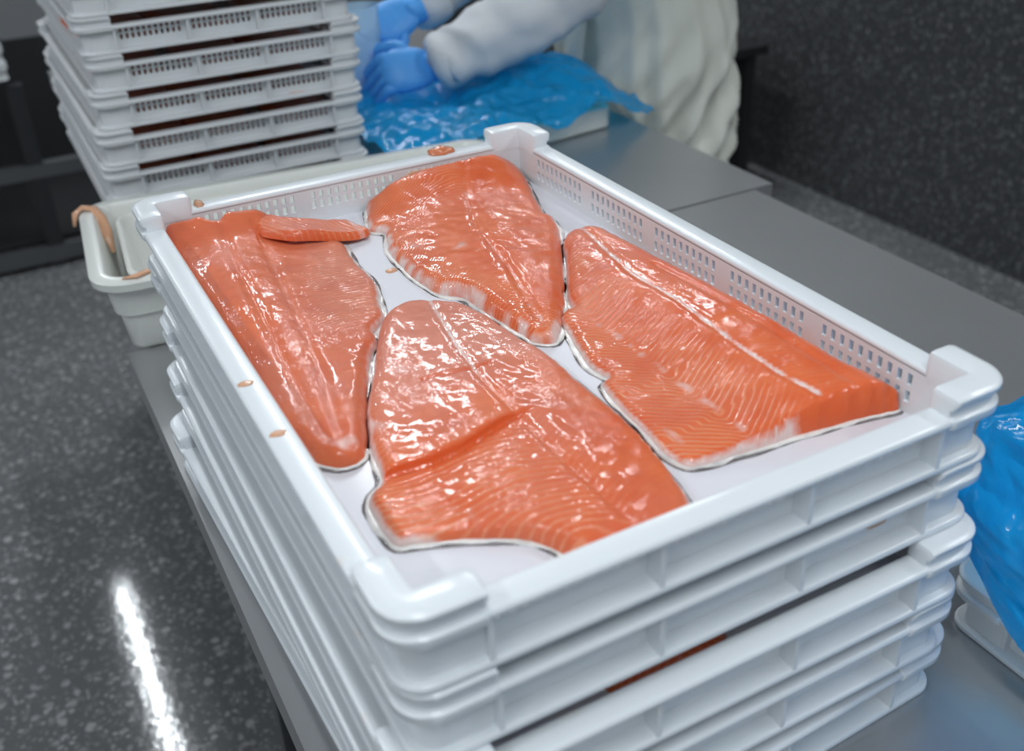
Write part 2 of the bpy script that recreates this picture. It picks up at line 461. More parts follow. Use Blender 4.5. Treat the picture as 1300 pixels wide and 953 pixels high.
def make_crate(mat, base_mat):
    root = empty('fish_crate')
    # base panel with bottom flange
    bm = bmesh.new()
    path = rounded_path(0, CW, 0, CL, 0.022)
    sweep(bm, path, rrect(0.004, 0.020, 0.0, 0.0055, 0.002))
    bm_obj('bottom_flange', bm, mat, root, smooth=True)
    bm = bmesh.new(); add_box(bm, 0.017, CW - 0.017, 0.017, CL - 0.017, 0.0005, 0.0032)
    bm_obj('base_panel', bm, base_mat, root)
    # walls
    for side in (0, 1):
        bm = holed_wall(CL - 0.03, [(a - 0.015, b - 0.015) for a, b in LG], 10, 0.0040, (0.0152, 0.0278), 0.0084, 0.003, 0.036)
        for v in bm.verts:
            u, w, z = v.co
            v.co = (WI + w, 0.015 + u, z) if side == 0 else (CW - WI - w, 0.015 + u, z)
        ribs = [0.052] + [LG[k][1] + 0.00725 for k in range(4)] + [CL - 0.052]
        for yy in ribs:
            xa, xb = (0.0105, WI) if side == 0 else (CW - WI, CW - 0.0105)
            add_box(bm, xa, xb, yy - 0.0015, yy + 0.0015, 0.005, 0.035)
        bm_obj('side_wall', bm, mat, root)
        bm = holed_wall(CW - 0.03, [(a - 0.015, b - 0.015) for a, b in SG], 11, 0.0040, (0.0205, 0.0300), 0.0070, 0.003, 0.036)
        for v in bm.verts:
            u, w, z = v.co
            v.co = (0.015 + u, WI + w, z) if side == 0 else (0.015 + u, CL - WI - w, z)
        ribs = [0.052] + [SG[k][1] + 0.00625 for k in range(2)] + [CW - 0.052]
        for xx in ribs:
            ya, yb = (0.0045, WI) if side == 0 else (CL - WI, CL - 0.0045)
            add_box(bm, xx - 0.0015, xx + 0.0015, ya, yb, 0.005, 0.035)
        bm_obj('end_wall', bm, mat, root)
    # rail
    bm = bmesh.new()
    sweep(bm, path, rrect(0.0012, 0.0200, 0.0344, CH, 0.0028))
    bm_obj('rail', bm, mat, root, smooth=True)
    # corner posts: raised L blocks plus the recessed corner below
    for cxs, cys in ((0, 0), (1, 0), (1, 1), (0, 1)):
        a, r = 0.0506, 0.022
        pts = []
        for xx in (a, a - 0.0012, a - 0.004, (a + r) / 2): pts.append(((xx, 0.0), (0.0, -1.0)))
        for k in range(9):
            an = math.radians(270 - 90 * k / 8)
            pts.append(((r + r * math.cos(an), r + r * math.sin(an)), (math.cos(an), math.sin(an))))
        for yy in ((a + r) / 2, a - 0.004, a - 0.0012, a): pts.append(((0.0, yy), (-1.0, 0.0)))
        def put(q): return ((CW - q[0] if cxs else q[0]), (CL - q[1] if cys else q[1]))
        bm = bmesh.new()
        P = [(put(p_), ((-n_[0] if cxs else n_[0]), (-n_[1] if cys else n_[1]))) for p_, n_ in pts]
        prof = [(0.0105, 0.0330), (0.0008, 0.0335), (0.0, 0.0347), (0.0, 0.0392), (0.0010, 0.0402), (0.0036, 0.0410), (0.0036, 0.0478), (0.0010, 0.0488), (0.0, 0.0500),
                (0.0, 0.0526), (0.0012, 0.0539), (0.0042, 0.0544), (0.0160, 0.0544), (0.0192, 0.0536), (0.0205, 0.0512), (0.0205, 0.0335)]
        # slightly shrunken end sections round the free ends off
        def sect(inset_s, dz): return [(0.0102 + (i - 0.0102) * inset_s, z - (dz if z > 0.045 else 0)) for i, z in prof]
        rings = []
        for idx, (pp, nn) in enumerate(P):
            end = idx in (0, len(P) - 1)
            near_end = idx in (1, len(P) - 2)
            pr = sect(0.80, 0.0028) if end else (sect(0.94, 0.0008) if near_end else prof)
            ring = [bm.verts.new((pp[0] - nn[0] * i, pp[1] - nn[1] * i, z)) for i, z in pr]
            rings.append(ring)
            if end:
                pass
        # ring just inside the ends keeps the full section close to the tip
        for a_ in range(len(rings) - 1):
            for j in range(len(prof)):
                bm.faces.new((rings[a_][j], rings[a_ + 1][j], rings[a_ + 1][(j + 1) % len(prof)], rings[a_][(j + 1) % len(prof)]))
        bm.faces.new(rings[0]); bm.faces.new(rings[-1])
        bm2 = [(pp, nn) for pp, nn in P]
        sweep(bm, bm2, [(0.010, 0.003), (0.0165, 0.003), (0.0165, 0.0305), (0.010, 0.0305)], closed=False)
        bm_obj('corner_post', bm, mat, root, smooth=True)
    return root

near = make_crate(M['crate'], M['crate_base'])
NG = 'white fish crates stacked under the fillets'
near.location = (0, 0, ZR - CH)
tag(near, 'top white crate of the front stack, holding four salmon fillets', 'crate', NG)
offs = [(0.0, 0.0, 0), (0.004, 0.003, 0.002), (-0.001, -0.0035, -0.004), (-0.001, -0.001, 0.002), (0.012, -0.007, 0.04)]
labs = ['', 'white crate second from top of the front stack, right below the fillets',
        'middle crate of the front stack, dark slit showing under its upper neighbour',
        'white crate second from bottom of the front stack', 'bottom white crate of the front stack, standing on the steel table']
for k in range(1, 5):
    c = copy_tree(near)
    c.location = (offs[k][0], offs[k][1], ZR - CH - PITCH * k); c.rotation_euler.z = offs[k][2]
    c['label'] = labs[k]

far = make_crate(M['far_crate'], M['far_crate'])
FG = 'white fish crates of the tall rear stack'
FX, FY = 0.042, 1.200
FS = 0.9559; FP = PITCH * FS
far_dx = [0.0, 0.0, 0.0015, 0.007, 0.011, 0.005, 0.003]
ords = ['lowest', 'second lowest', 'third lowest', 'fourth lowest', 'fifth lowest', 'sixth lowest', 'seventh lowest']
rnd = random.Random(4)
for k in range(7):
    c = far if k == 0 else copy_tree(far)
    c.location = (FX + far_dx[k], FY + rnd.uniform(-0.003, 0.003), TB + FP * k)
    c.scale = (1, 1, FS)
    c.rotation_euler.z = rnd.uniform(-0.008, 0.008)
    tag(c, ords[k] + ' crate of the tall white stack behind the cream tub', 'crate', FG)
farz = [TB + FP * k for k in range(7)]

# ---------------------------------------------------------------- fillets
def smooth_outline(pts, step=0.002, rag=0.0006, seed=0):
    P = np.array(pts); n = len(P)
    out = []
    for i in range(n):
        p0, p1, p2, p3 = P[i - 1], P[i], P[(i + 1) % n], P[(i + 2) % n]
        k = max(1, int(np.linalg.norm(p2 - p1) / step))
        for j in range(k):
            t = j / k
            ten = 0.35
            m1, m2 = ten * (p2 - p0), ten * (p3 - p1)
            # limit tangents on very uneven spacing
            L = np.linalg.norm(p2 - p1)
            for mm in (m1, m2):
                q = np.linalg.norm(mm)
                if q > L: mm *= L / q
            h00, h10 = 2 * t**3 - 3 * t**2 + 1, t**3 - 2 * t**2 + t
            h01, h11 = -2 * t**3 + 3 * t**2, t**3 - t**2
            out.append(h00 * p1 + h10 * m1 + h01 * p2 + h11 * m2)
    out = np.array(out)
    if rag:
        for i in range(len(out)):
            v = noise.noise_vector(Vector((out[i, 0] * 180, out[i, 1] * 180, seed)))
            out[i] += np.array(v[:2]) * rag
            v = noise.noise_vector(Vector((out[i, 0] * 50, out[i, 1] * 50, seed + 9)))
            out[i] += np.array(v[:2]) * rag * 1.6
    return out

def seg_dist(Q, A, closed=False):
    """distance of points Q to polyline A; also arc-length and signed side of the nearest segment"""
    B = np.vstack([A, A[:1]]) if closed else A
    best = np.full(len(Q), 1e9); arc = np.zeros(len(Q)); sgn = np.ones(len(Q)); s0 = 0.0
    for i in range(len(B) - 1):
        a, b = B[i], B[i + 1]; d = b - a; L2 = d @ d + 1e-15
        t = np.clip(((Q - a) @ d) / L2, 0, 1)
        c = a + t[:, None] * d
        dd = np.hypot(*(Q - c).T)
        up = dd < best
        best[up] = dd[up]; arc[up] = s0 + t[up] * math.sqrt(L2)
        cr = d[0] * (Q[:, 1] - a[1]) - d[1] * (Q[:, 0] - a[0])
        sgn[up] = np.sign(cr[up])
        s0 += math.sqrt(L2)
    return best, arc, sgn

def inside_poly(Q, A):
    x, y = Q[:, 0], Q[:, 1]; r = np.zeros(len(Q), bool); n = len(A); j = n - 1
    for i in range(n):
        c = ((A[i, 1] > y) != (A[j, 1] > y)) & (x < (A[j, 0] - A[i, 0]) * (y - A[i, 1]) / (A[j, 1] - A[i, 1] + 1e-15) + A[i, 0])
        r ^= c; j = i
    return r

def vnoise(Q, sc, seed):
    return np.array([noise.noise(Vector((q[0] * sc, q[1] * sc, seed))) for q in Q])

def fillet_mesh(outline, height, attrs, grid=0.0026, rag=0.0006, seed=1, step=0.002, extra=None, base=0.0012, lift=None):
    O = smooth_outline(outline, step, rag, seed)
    lo, hi = O.min(0), O.max(0)
    gx, gy = np.meshgrid(np.arange(lo[0], hi[0], grid), np.arange(lo[1], hi[1], grid))
    gx = gx + (np.arange(gx.shape[0]) % 2)[:, None] * grid * 0.5
    Q = np.stack([gx.ravel(), gy.ravel()], 1)
    if extra is not None: Q = np.vstack([Q, extra])
    Q = Q[inside_poly(Q, O)]
    d, _, _ = seg_dist(Q, O, True)
    Q = Q[d > grid * 0.35]; d = d[d > grid * 0.35]
    # extra rows close to the edge give it a crisp shoulder
    nO = len(O)
    V2 = [Vector(p) for p in O] + [Vector(p) for p in Q]
    res = delaunay_2d_cdt(V2, [], [list(range(nO))], 1, 1e-7)
    vs, fs = res[0], res[2]
    P = np.array([v[:] for v in vs])
    dd, _, _ = seg_dist(P, O, True)
    z = height(P, dd)
    isb = dd < 1e-5
    z[isb] = base + 0.0006
    lf = lift(P) if lift is not None else np.zeros(len(P))
    verts = [(p[0], p[1], zz + l) for p, zz, l in zip(P, z, lf)]
    n = len(verts)
    verts += [(p[0], p[1], base + l) for p, l in zip(P, lf)]
    faces = [list(f) for f in fs]
    # make sure they face up
    out = []
    for f in faces:
        a, b, c = (P[i] for i in f[:3])
        if (b[0] - a[0]) * (c[1] - a[1]) - (b[1] - a[1]) * (c[0] - a[0]) < 0: f = f[::-1]
        out.append(f)
    cnt = {}
    for f in out:
        for i in range(len(f)):
            e = (f[i], f[(i + 1) % len(f)]); cnt[e] = 1
    under = [[i + n for i in f[::-1]] for f in out]
    sides = [(b, a, a + n, b + n) for (a, b) in cnt if (b, a) not in cnt]
    me = mesh_from('flesh', verts, out + under + sides)
    A = attrs(P, dd, z)
    for key in ('hue', 'pale', 'white', 'phase', 'deep', 'stripe'):
        at = me.attributes.new(key, 'FLOAT', 'POINT')
        val = A.get(key, np.zeros(len(P)))
        at.data.foreach_set('value', np.concatenate([val, val]).astype(np.float32))
    return me, O

def skin_mesh_from(O, grow, thick, lift=None, seed=0):
    n = len(O); c = O.mean(0)
    T = np.roll(O, -2, 0) - np.roll(O, 2, 0)
    nr = np.stack([T[:, 1], -T[:, 0]], 1); nr /= np.linalg.norm(nr, axis=1)[:, None] + 1e-9
    area = 0.5 * np.sum(O[:, 0] * np.roll(O[:, 1], -1) - np.roll(O[:, 0], -1) * O[:, 1])
    if area < 0: nr = -nr
    g = np.array([grow * (0.7 + 0.9 * noise.noise(Vector((q[0] * 60, q[1] * 60, seed + 3.3)))) for q in O])
    inner = O - nr * 0.003; outer = O + nr * np.maximum(g, 0.0002)[:, None]
    rings = [(inner, thick), (O + nr * (g * 0.6)[:, None], thick), (outer, thick * 0.55), (outer, 0.0), (inner, 0.0)]
    verts = []
    for R_, z in rings:
        l = lift(R_) if lift is not None else np.zeros(n)
        verts += [(q[0], q[1], z + w) for q, w in zip(R_, l)]
    faces = []
    k = len(rings)
    for r in range(k):
        r2 = (r + 1) % k
        for i in range(n):
            j = (i + 1) % n
            faces.append((r * n + i, r * n + j, r2 * n + j, r2 * n + i))
    return mesh_from('skin', verts, faces)

FLOORZ = ZR - CH + 0.0032

def ss(x, a, b):
    t = np.clip((x - a) / (b - a), 0, 1); return t * t * (3 - 2 * t)

def wet_noise(P, seed, amp=0.0005):
    return amp * vnoise(P, 110, seed) + amp * 1.2 * vnoise(P, 45, seed + 5)

def line_attr(P, line, w):
    d, s, sg = seg_dist(P, np.array(line)); return np.exp(-(d / w) ** 2), d, s, sg

def build_fillet(label, outline, height, attrs, seed, lift=None, extra=None, grid=0.0026, skin_grow=0.0034):
    root = empty('salmon_fillet', (0, 0, FLOORZ))
    tag(root, label, 'fish fillet', 'salmon fillets in the top crate')
    me, O = fillet_mesh(outline, height, attrs, seed=seed, lift=lift, extra=extra, grid=grid)
    link('flesh', me, M['flesh'], root, smooth=True)
    sk = skin_mesh_from(O, skin_grow, 0.0016, lift, seed)
    s = link('skin', sk, M['skin'], root, smooth=True); s['label'] = 'thin silver-white skin edge'
    return root

# --- left fillet
A_out = [(0.0215, 0.575), (0.045, 0.577), (0.056, 0.577), (0.065, 0.570), (0.078, 0.578), (0.109, 0.578), (0.128, 0.560), (0.142, 0.540), (0.162, 0.512), (0.160, 0.485), (0.158, 0.462), (0.157, 0.418),
         (0.145, 0.376), (0.139, 0.357), (0.124, 0.341), (0.121, 0.325), (0.103, 0.296), (0.079, 0.239), (0.064, 0.201), (0.054, 0.192), (0.042, 0.193), (0.031, 0.206), (0.0225, 0.26), (0.0215, 0.40)]
A_l1 = [(0.073, 0.58), (0.061, 0.488), (0.051, 0.358), (0.044, 0.256), (0.043, 0.212)]
A_l2 = [(0.099, 0.56), (0.077, 0.379), (0.065, 0.284), (0.053, 0.217), (0.049, 0.200)]
def A_lift(P):
    return 0.018 * ss(P[:, 1], 0.53, 0.582) ** 1.3 * (1 - ss(P[:, 0], 0.10, 0.15))
def A_h(P, d):
    T = 0.007 + 0.011 * np.exp(-((P[:, 0] - 0.055) / 0.05) ** 2) * (0.35 + 0.65 * ss(P[:, 1], 0.19, 0.38))
    e = np.sqrt(1 - (1 - np.clip(d / 0.010, 0, 1)) ** 2)
    a1, d1, _, _ = line_attr(P, A_l1, 0.004); a2, d2, _, _ = line_attr(P, A_l2, 0.004)
    return 0.0015 + T * e - 0.0020 * a1 - 0.0022 * a2 + wet_noise(P, 3.1)
def A_a(P, d, z):
    a1, d1, s1, g1 = line_attr(P, A_l1, 0.0014); a2, d2, s2, g2 = line_attr(P, A_l2, 0.0016)
    t = d2
    belly = ss(P[:, 0] - 0.12 + 0.28 * (0.47 - P[:, 1]), -0.012, 0.012) * ss(P[:, 1], 0.33, 0.38)
    ph = s2 + 0.55 * t + 0.008 * np.sin(t / 0.016)
    edge = np.exp(-(d / 0.0024) ** 2) * ss(P[:, 0], 0.085, 0.11) * (1 - ss(P[:, 1], 0.50, 0.515))
    pk = np.exp(-(((P[:, 0] - 0.052) / 0.008) ** 2 + ((P[:, 1] - 0.203) / 0.008) ** 2))
    return dict(hue=np.clip(0.55 + 0.5 * vnoise(P, 9, 2) + 0.3 * belly, 0, 1), phase=ph, stripe=0.06 + 0.85 * belly,
                white=np.clip(edge * 1.0 + 0.30 * a2 * ss(P[:, 1], 0.2, 0.3) + 0.7 * pk, 0, 1),
                pale=np.clip(0.30 + 0.5 * vnoise(P, 14, 8) + 0.35 * belly, 0, 1) * 0.8, deep=np.zeros(len(P)))
fA = build_fillet('left salmon fillet against the crate side, with a folded belly flap at its top', A_out, A_h, A_a, 1, A_lift)
# folded belly flap lying over the top of the left fillet
Fl = [(0.100, 0.560), (0.113, 0.573), (0.126, 0.560), (0.141, 0.551), (0.160, 0.553), (0.182, 0.550), (0.187, 0.535), (0.192, 0.520), (0.186, 0.512), (0.166, 0.510), (0.137, 0.511), (0.118, 0.514), (0.108, 0.525), (0.098, 0.540)]
def F_lift(P): return 0.002 + 0.012 * (1 - ss(P[:, 0], 0.11, 0.185))
def F_h(P, d):
    e = np.sqrt(1 - (1 - np.clip(d / 0.005, 0, 1)) ** 2)
    return 0.0015 + 0.0075 * e + 0.003 * e * np.sin((P[:, 0] - 0.11) / 0.016) * 0.4 + wet_noise(P, 8.0)
def F_a(P, d, z):
    fr = np.exp(-(d / 0.006) ** 2) * (1 - ss(P[:, 1], 0.518, 0.53))
    return dict(hue=np.full(len(P), 0.3), phase=P[:, 0] * 0.75 + P[:, 1] * 0.35, stripe=np.full(len(P), 0.8), deep=0.5 * fr,
                white=0.5 * np.exp(-(((P[:, 0] - 0.182) / 0.004) ** 2)), pale=np.clip(0.25 + vnoise(P, 30, 1), 0, 1) * 0.4)
me, O = fillet_mesh(Fl, F_h, F_a, seed=7, lift=F_lift, grid=0.0022)
fl = link('belly_flap', me, M['flesh'], fA, smooth=True)

# --- rear middle fillet
B_out = [(0.212, 0.577), (0.206, 0.562), (0.200, 0.545), (0.195, 0.527), (0.204, 0.512), (0.192, 0.473), (0.189, 0.422), (0.194, 0.378), (0.209, 0.358), (0.213, 0.321), (0.219, 0.281), (0.221, 0.266), (0.236, 0.257),
         (0.269, 0.302), (0.293, 0.342), (0.339, 0.426), (0.349, 0.454), (0.347, 0.468), (0.364, 0.520), (0.373, 0.547), (0.378, 0.570), (0.370, 0.578), (0.343, 0.578), (0.317, 0.578), (0.294, 0.578), (0.275, 0.578), (0.254, 0.577), (0.227, 0.574)]
B_l = [(0.321, 0.578), (0.301, 0.543), (0.268, 0.451), (0.257, 0.379), (0.243, 0.326), (0.230, 0.268)]
B_l2 = [(0.262, 0.40), (0.249, 0.335), (0.236, 0.275)]
def B_lift(P):
    return 0.0195 * ss(P[:, 1], 0.50, 0.584) ** 1.4 * ss(P[:, 0], 0.20, 0.24) * (1 - ss(P[:, 0], 0.345, 0.378) * 0.8)
def B_h(P, d):
    dl, s, sg = seg_dist(P, np.array(B_l))
    T = 0.0055 + 0.010 * np.exp(-(np.maximum(0, dl - 0.01) / 0.055) ** 2) * (0.4 + 0.6 * ss(P[:, 1], 0.26, 0.38))
    e = np.sqrt(1 - (1 - np.clip(d / 0.011, 0, 1)) ** 2)
    a2, _, _, _ = line_attr(P, B_l2, 0.003)
    return 0.0015 + T * e - 0.0012 * np.exp(-(dl / 0.003) ** 2) - 0.0018 * a2 + wet_noise(P, 13.0, 0.0006)
def B_a(P, d, z):
    dl, s, sg = seg_dist(P, np.array(B_l)); a2, _, _, _ = line_attr(P, B_l2, 0.002)
    belly = ss(-(sg * dl), 0.035, 0.075)
    ph = s - 0.8 * dl + 0.01 * np.sin(dl / 0.018)
    left = 1 - ss(P[:, 0] - 0.20 - 0.35 * np.maximum(0, 0.40 - P[:, 1]) , 0.0, 0.03)
    edge = np.exp(-(d / 0.006) ** 2) * left
    redge = np.exp(-(d / 0.0018) ** 2) * ss(P[:, 0], 0.29, 0.32)
    brk = np.clip(0.7 + 1.2 * vnoise(P, 90, 5), 0, 1)
    blob = np.exp(-(((P[:, 0] - 0.236) / 0.012) ** 2 + ((P[:, 1] - 0.425) / 0.010) ** 2)) * 0.6 + np.exp(-(((P[:, 0] - 0.212) / 0.008) ** 2 + ((P[:, 1] - 0.45) / 0.022) ** 2)) * 0.5
    return dict(hue=np.clip(0.12 + 0.3 * vnoise(P, 9, 4), 0, 1), phase=ph, stripe=np.clip(0.10 + 0.65 * left + 0.45 * ss(P[:, 1], 0.47, 0.54) * (1 - ss(P[:, 0], 0.27, 0.31)), 0, 1),
                white=np.clip(edge * brk + 0.55 * redge + (0.5 * np.exp(-(dl / 0.0016) ** 2) + 0.5 * a2) * np.clip(0.4 + 1.5 * vnoise(P, 120, 2), 0, 1) + blob * brk, 0, 1),
                pale=np.clip(0.05 + 0.5 * vnoise(P, 12, 3), 0, 1) * 0.6, deep=np.zeros(len(P)))
build_fillet('deep orange salmon fillet in the middle at the crate back, tail pointing at the camera', B_out, B_h, B_a, 2, B_lift)

# --- front fillet, cut across
C_out = [(0.140, 0.354), (0.159, 0.361), (0.176, 0.356), (0.198, 0.338), (0.206, 0.310), (0.210, 0.285), (0.212, 0.262), (0.218, 0.240), (0.218, 0.197), (0.218, 0.167), (0.218, 0.132), (0.214, 0.102), (0.209, 0.075), (0.203, 0.050), (0.192, 0.030), (0.170, 0.022), (0.140, 0.028), (0.125, 0.046),
         (0.112, 0.071), (0.097, 0.083), (0.080, 0.092), (0.058, 0.101), (0.044, 0.106), (0.042, 0.121), (0.043, 0.146), (0.049, 0.157), (0.058, 0.163), (0.061, 0.169), (0.067, 0.204), (0.081, 0.246), (0.103, 0.287), (0.126, 0.334)]
C_l = [(0.176, 0.353), (0.161, 0.269), (0.156, 0.219), (0.155, 0.176), (0.155, 0.126), (0.158, 0.05)]
C_cut = [(0.052, 0.1665), (0.092, 0.1600), (0.112, 0.1600), (0.146, 0.168), (0.172, 0.171)]
C_cut2 = [(0.122, 0.243), (0.147, 0.237), (0.170, 0.235)]
def C_h(P, d):
    T = 0.0065 + 0.0085 * np.exp(-((P[:, 0] - 0.155) / 0.06) ** 2) * (1 - 0.25 * ss(P[:, 1], 0.30, 0.37))
    e = np.sqrt(1 - (1 - np.clip(d / 0.009, 0, 1)) ** 2)
    dc, sc, sg = seg_dist(P, np.array(C_cut))
    tail = 1 - ss(P[:, 0], 0.135, 0.172)
    up = 0.0030 * np.exp(-(dc / 0.022) ** 2) * (sg > 0) * tail
    dn = -0.0040 * np.exp(-(dc / 0.016) ** 2) * (sg <= 0) * tail
    slit = -0.0035 * np.exp(-(dc / 0.0012) ** 2) * tail
    d2, _, _ = seg_dist(P, np.array(C_cut2)); dl, _, _ = seg_dist(P, np.array(C_l))
    return np.maximum(0.0025, 0.0015 + T * e + (up + dn + slit) * e - 0.0022 * np.exp(-(d2 / 0.0013) ** 2) - 0.0014 * np.exp(-(dl / 0.003) ** 2) + wet_noise(P, 23.0))
def C_a(P, d, z):
    dl, s, sg = seg_dist(P, np.array(C_l)); dc, sc, sgc = seg_dist(P, np.array(C_cut)); d2, s2, _ = seg_dist(P, np.array(C_cut2))
    low = 1 - ss(P[:, 1], 0.155, 0.172)
    brk = np.clip(0.55 + 1.3 * vnoise(P, 70, 6), 0, 1)
    ph = 0.78 * (s * 1.0 + 0.25 * dl + 0.006 * np.sin(dl / 0.02))
    lft = 1 - ss(P[:, 0] - 0.055 - 0.35 * np.maximum(0, P[:, 1] - 0.17), 0.0, 0.02)
    le = np.exp(-(d / 0.0030) ** 2) * lft
    pink = np.exp(-(((P[:, 0] - 0.075) / 0.010) ** 2 + ((P[:, 1] - 0.215) / 0.012) ** 2)) + 0.8 * np.exp(-(((P[:, 0] - 0.112) / 0.010) ** 2 + ((P[:, 1] - 0.262) / 0.022) ** 2)) + 0.8 * np.exp(-(((P[:, 0] - 0.087) / 0.008) ** 2 + ((P[:, 1] - 0.100) / 0.012) ** 2)) + 0.7 * np.exp(-(((P[:, 0] - 0.052) / 0.004) ** 2 + ((P[:, 1] - 0.133) / 0.012) ** 2))
    tail = 1 - ss(P[:, 0], 0.15, 0.175)
    return dict(hue=np.clip(0.75 - 0.55 * low + 0.35 * vnoise(P, 9, 11), 0, 1), phase=ph, stripe=np.clip(0.08 + 0.75 * low * (1 - ss(P[:, 0], 0.13, 0.18)) + 0.6 * lft, 0, 1),
                white=np.clip(le + 0.75 * np.exp(-(dl / 0.0016) ** 2) * ss(P[:, 1], 0.21, 0.25) + 0.25 * np.exp(-(dl / 0.0016) ** 2) * brk + 0.55 * pink * brk, 0, 1),
                pale=np.clip(0.85 * ss(P[:, 1], 0.175, 0.27) + 0.10 + 0.4 * vnoise(P, 16, 12), 0, 1),
                deep=np.clip(np.exp(-(dc / 0.0022) ** 2) * tail * 1.0 + 0.8 * np.exp(-(d2 / 0.0012) ** 2), 0, 1))
ex = []
for L_ in (C_cut, C_cut2):
    L_ = np.array(L_)
    for i in range(len(L_) - 1):
        dv = L_[i + 1] - L_[i]; ln = np.linalg.norm(dv); nn = np.array([-dv[1], dv[0]]) / ln
        for t in np.arange(0, 1, 0.0014 / ln):
            for o_ in (-0.0024, -0.0012, -0.0004, 0.0004, 0.0012, 0.0024): ex.append(L_[i] + dv * t + nn * o_)
build_fillet('front salmon fillet sliced across its middle, pale pink towards the rear', C_out, C_h, C_a, 3, None, np.array(ex))

# --- right fillet, thick loin with a straight cut end
D_out = [(0.332, 0.407), (0.346, 0.416), (0.362, 0.414), (0.372, 0.400), (0.376, 0.359), (0.378, 0.307), (0.379, 0.267), (0.3795, 0.232), (0.3795, 0.195), (0.3795, 0.155), (0.3795, 0.123), (0.3795, 0.092), (0.3795, 0.069),
         (0.379, 0.062), (0.356, 0.067), (0.309, 0.073), (0.266, 0.076), (0.227, 0.081), (0.222, 0.103), (0.225, 0.138), (0.227, 0.167), (0.231, 0.188), (0.239, 0.193), (0.237, 0.210), (0.243, 0.241), (0.254, 0.280), (0.261, 0.290), (0.272, 0.292), (0.277, 0.310), (0.308, 0.364), (0.322, 0.392)]
D_l = [(0.350, 0.410), (0.329, 0.299), (0.328, 0.235), (0.322, 0.162), (0.322, 0.113), (0.326, 0.070)]
D_l2 = [(0.352, 0.33), (0.352, 0.235), (0.351, 0.155), (0.350, 0.066)]
def D_h(P, d):
    yy = P[:, 1]
    sp = 0.345
    T = 0.0045 + 0.0195 * np.exp(-(np.maximum(0, sp - P[:, 0]) / 0.062) ** 2) * (0.45 + 0.55 * (1 - ss(yy, 0.16, 0.42)))
    cut = 1 - ss(yy, 0.078, 0.10)
    re = 0.003 * cut + (0.010 + 0.012 * ss(P[:, 0], 0.32, 0.36)) * (1 - cut)
    e = np.sqrt(1 - (1 - np.clip(d / re, 0, 1)) ** 2)
    dl, _, _ = seg_dist(P, np.array(D_l)); d2, _, _ = seg_dist(P, np.array(D_l2))
    rnd_ = 1 - 0.42 * ss(P[:, 0], 0.352, 0.381) ** 2
    return 0.0015 + T * e * rnd_ - 0.0016 * np.exp(-(dl / 0.0035) ** 2) - 0.0016 * np.exp(-(d2 / 0.0025) ** 2) * (yy < 0.3) + wet_noise(P, 33.0)
def D_a(P, d, z):
    dl, s, sg = seg_dist(P, np.array(D_l)); d2, _, _ = seg_dist(P, np.array(D_l2))
    left = np.maximum(0, 0.322 - P[:, 0] + 0.18 * np.maximum(0, P[:, 1] - 0.25))
    belly = ss(left, 0.008, 0.03)
    band = ss(left, 0.048, 0.062)
    ph = 0.85 * (s - 0.55 * dl + band * 1.4 * (left - 0.05))
    edge = np.exp(-(d / 0.0022) ** 2) * belly
    brk = np.clip(0.5 + 1.4 * vnoise(P, 90, 6), 0, 1)
    topd = ss(P[:, 1], 0.074, 0.084)
    seam = topd * np.exp(-((left - 0.052) / 0.0045) ** 2) * brk * (P[:, 1] < 0.27) + 0.9 * np.exp(-(((P[:, 0] - 0.233) / 0.004) ** 2 + ((P[:, 1] - 0.108) / 0.014) ** 2))
    cutf = np.exp(-(d / 0.0035) ** 2) * (P[:, 1] < 0.085)
    return dict(hue=np.clip(0.08 + 0.3 * vnoise(P, 9, 21) + 0.25 * (1 - belly) * ss(P[:, 1], 0.3, 0.4), 0, 1), phase=ph, stripe=np.clip(0.10 + 0.65 * belly + 0.4 * band, 0, 1),
                white=np.clip(edge + topd * (1.1 * np.exp(-(dl / 0.0018) ** 2)) * (0.5 + 0.6 * brk) + 0.55 * seam, 0, 1),
                pale=np.clip(0.05 + 0.5 * vnoise(P, 13, 23) + 0.3 * ss(P[:, 1], 0.33, 0.40), 0, 1) * 0.55, deep=np.clip(0.8 * cutf + 0.4 * np.exp(-(d2 / 0.001) ** 2) * (vnoise(P, 30, 2) > 0.05), 0, 1))
build_fillet('right salmon fillet along the crate side, thick with a straight cut front end', D_out, D_h, D_a, 4, None)
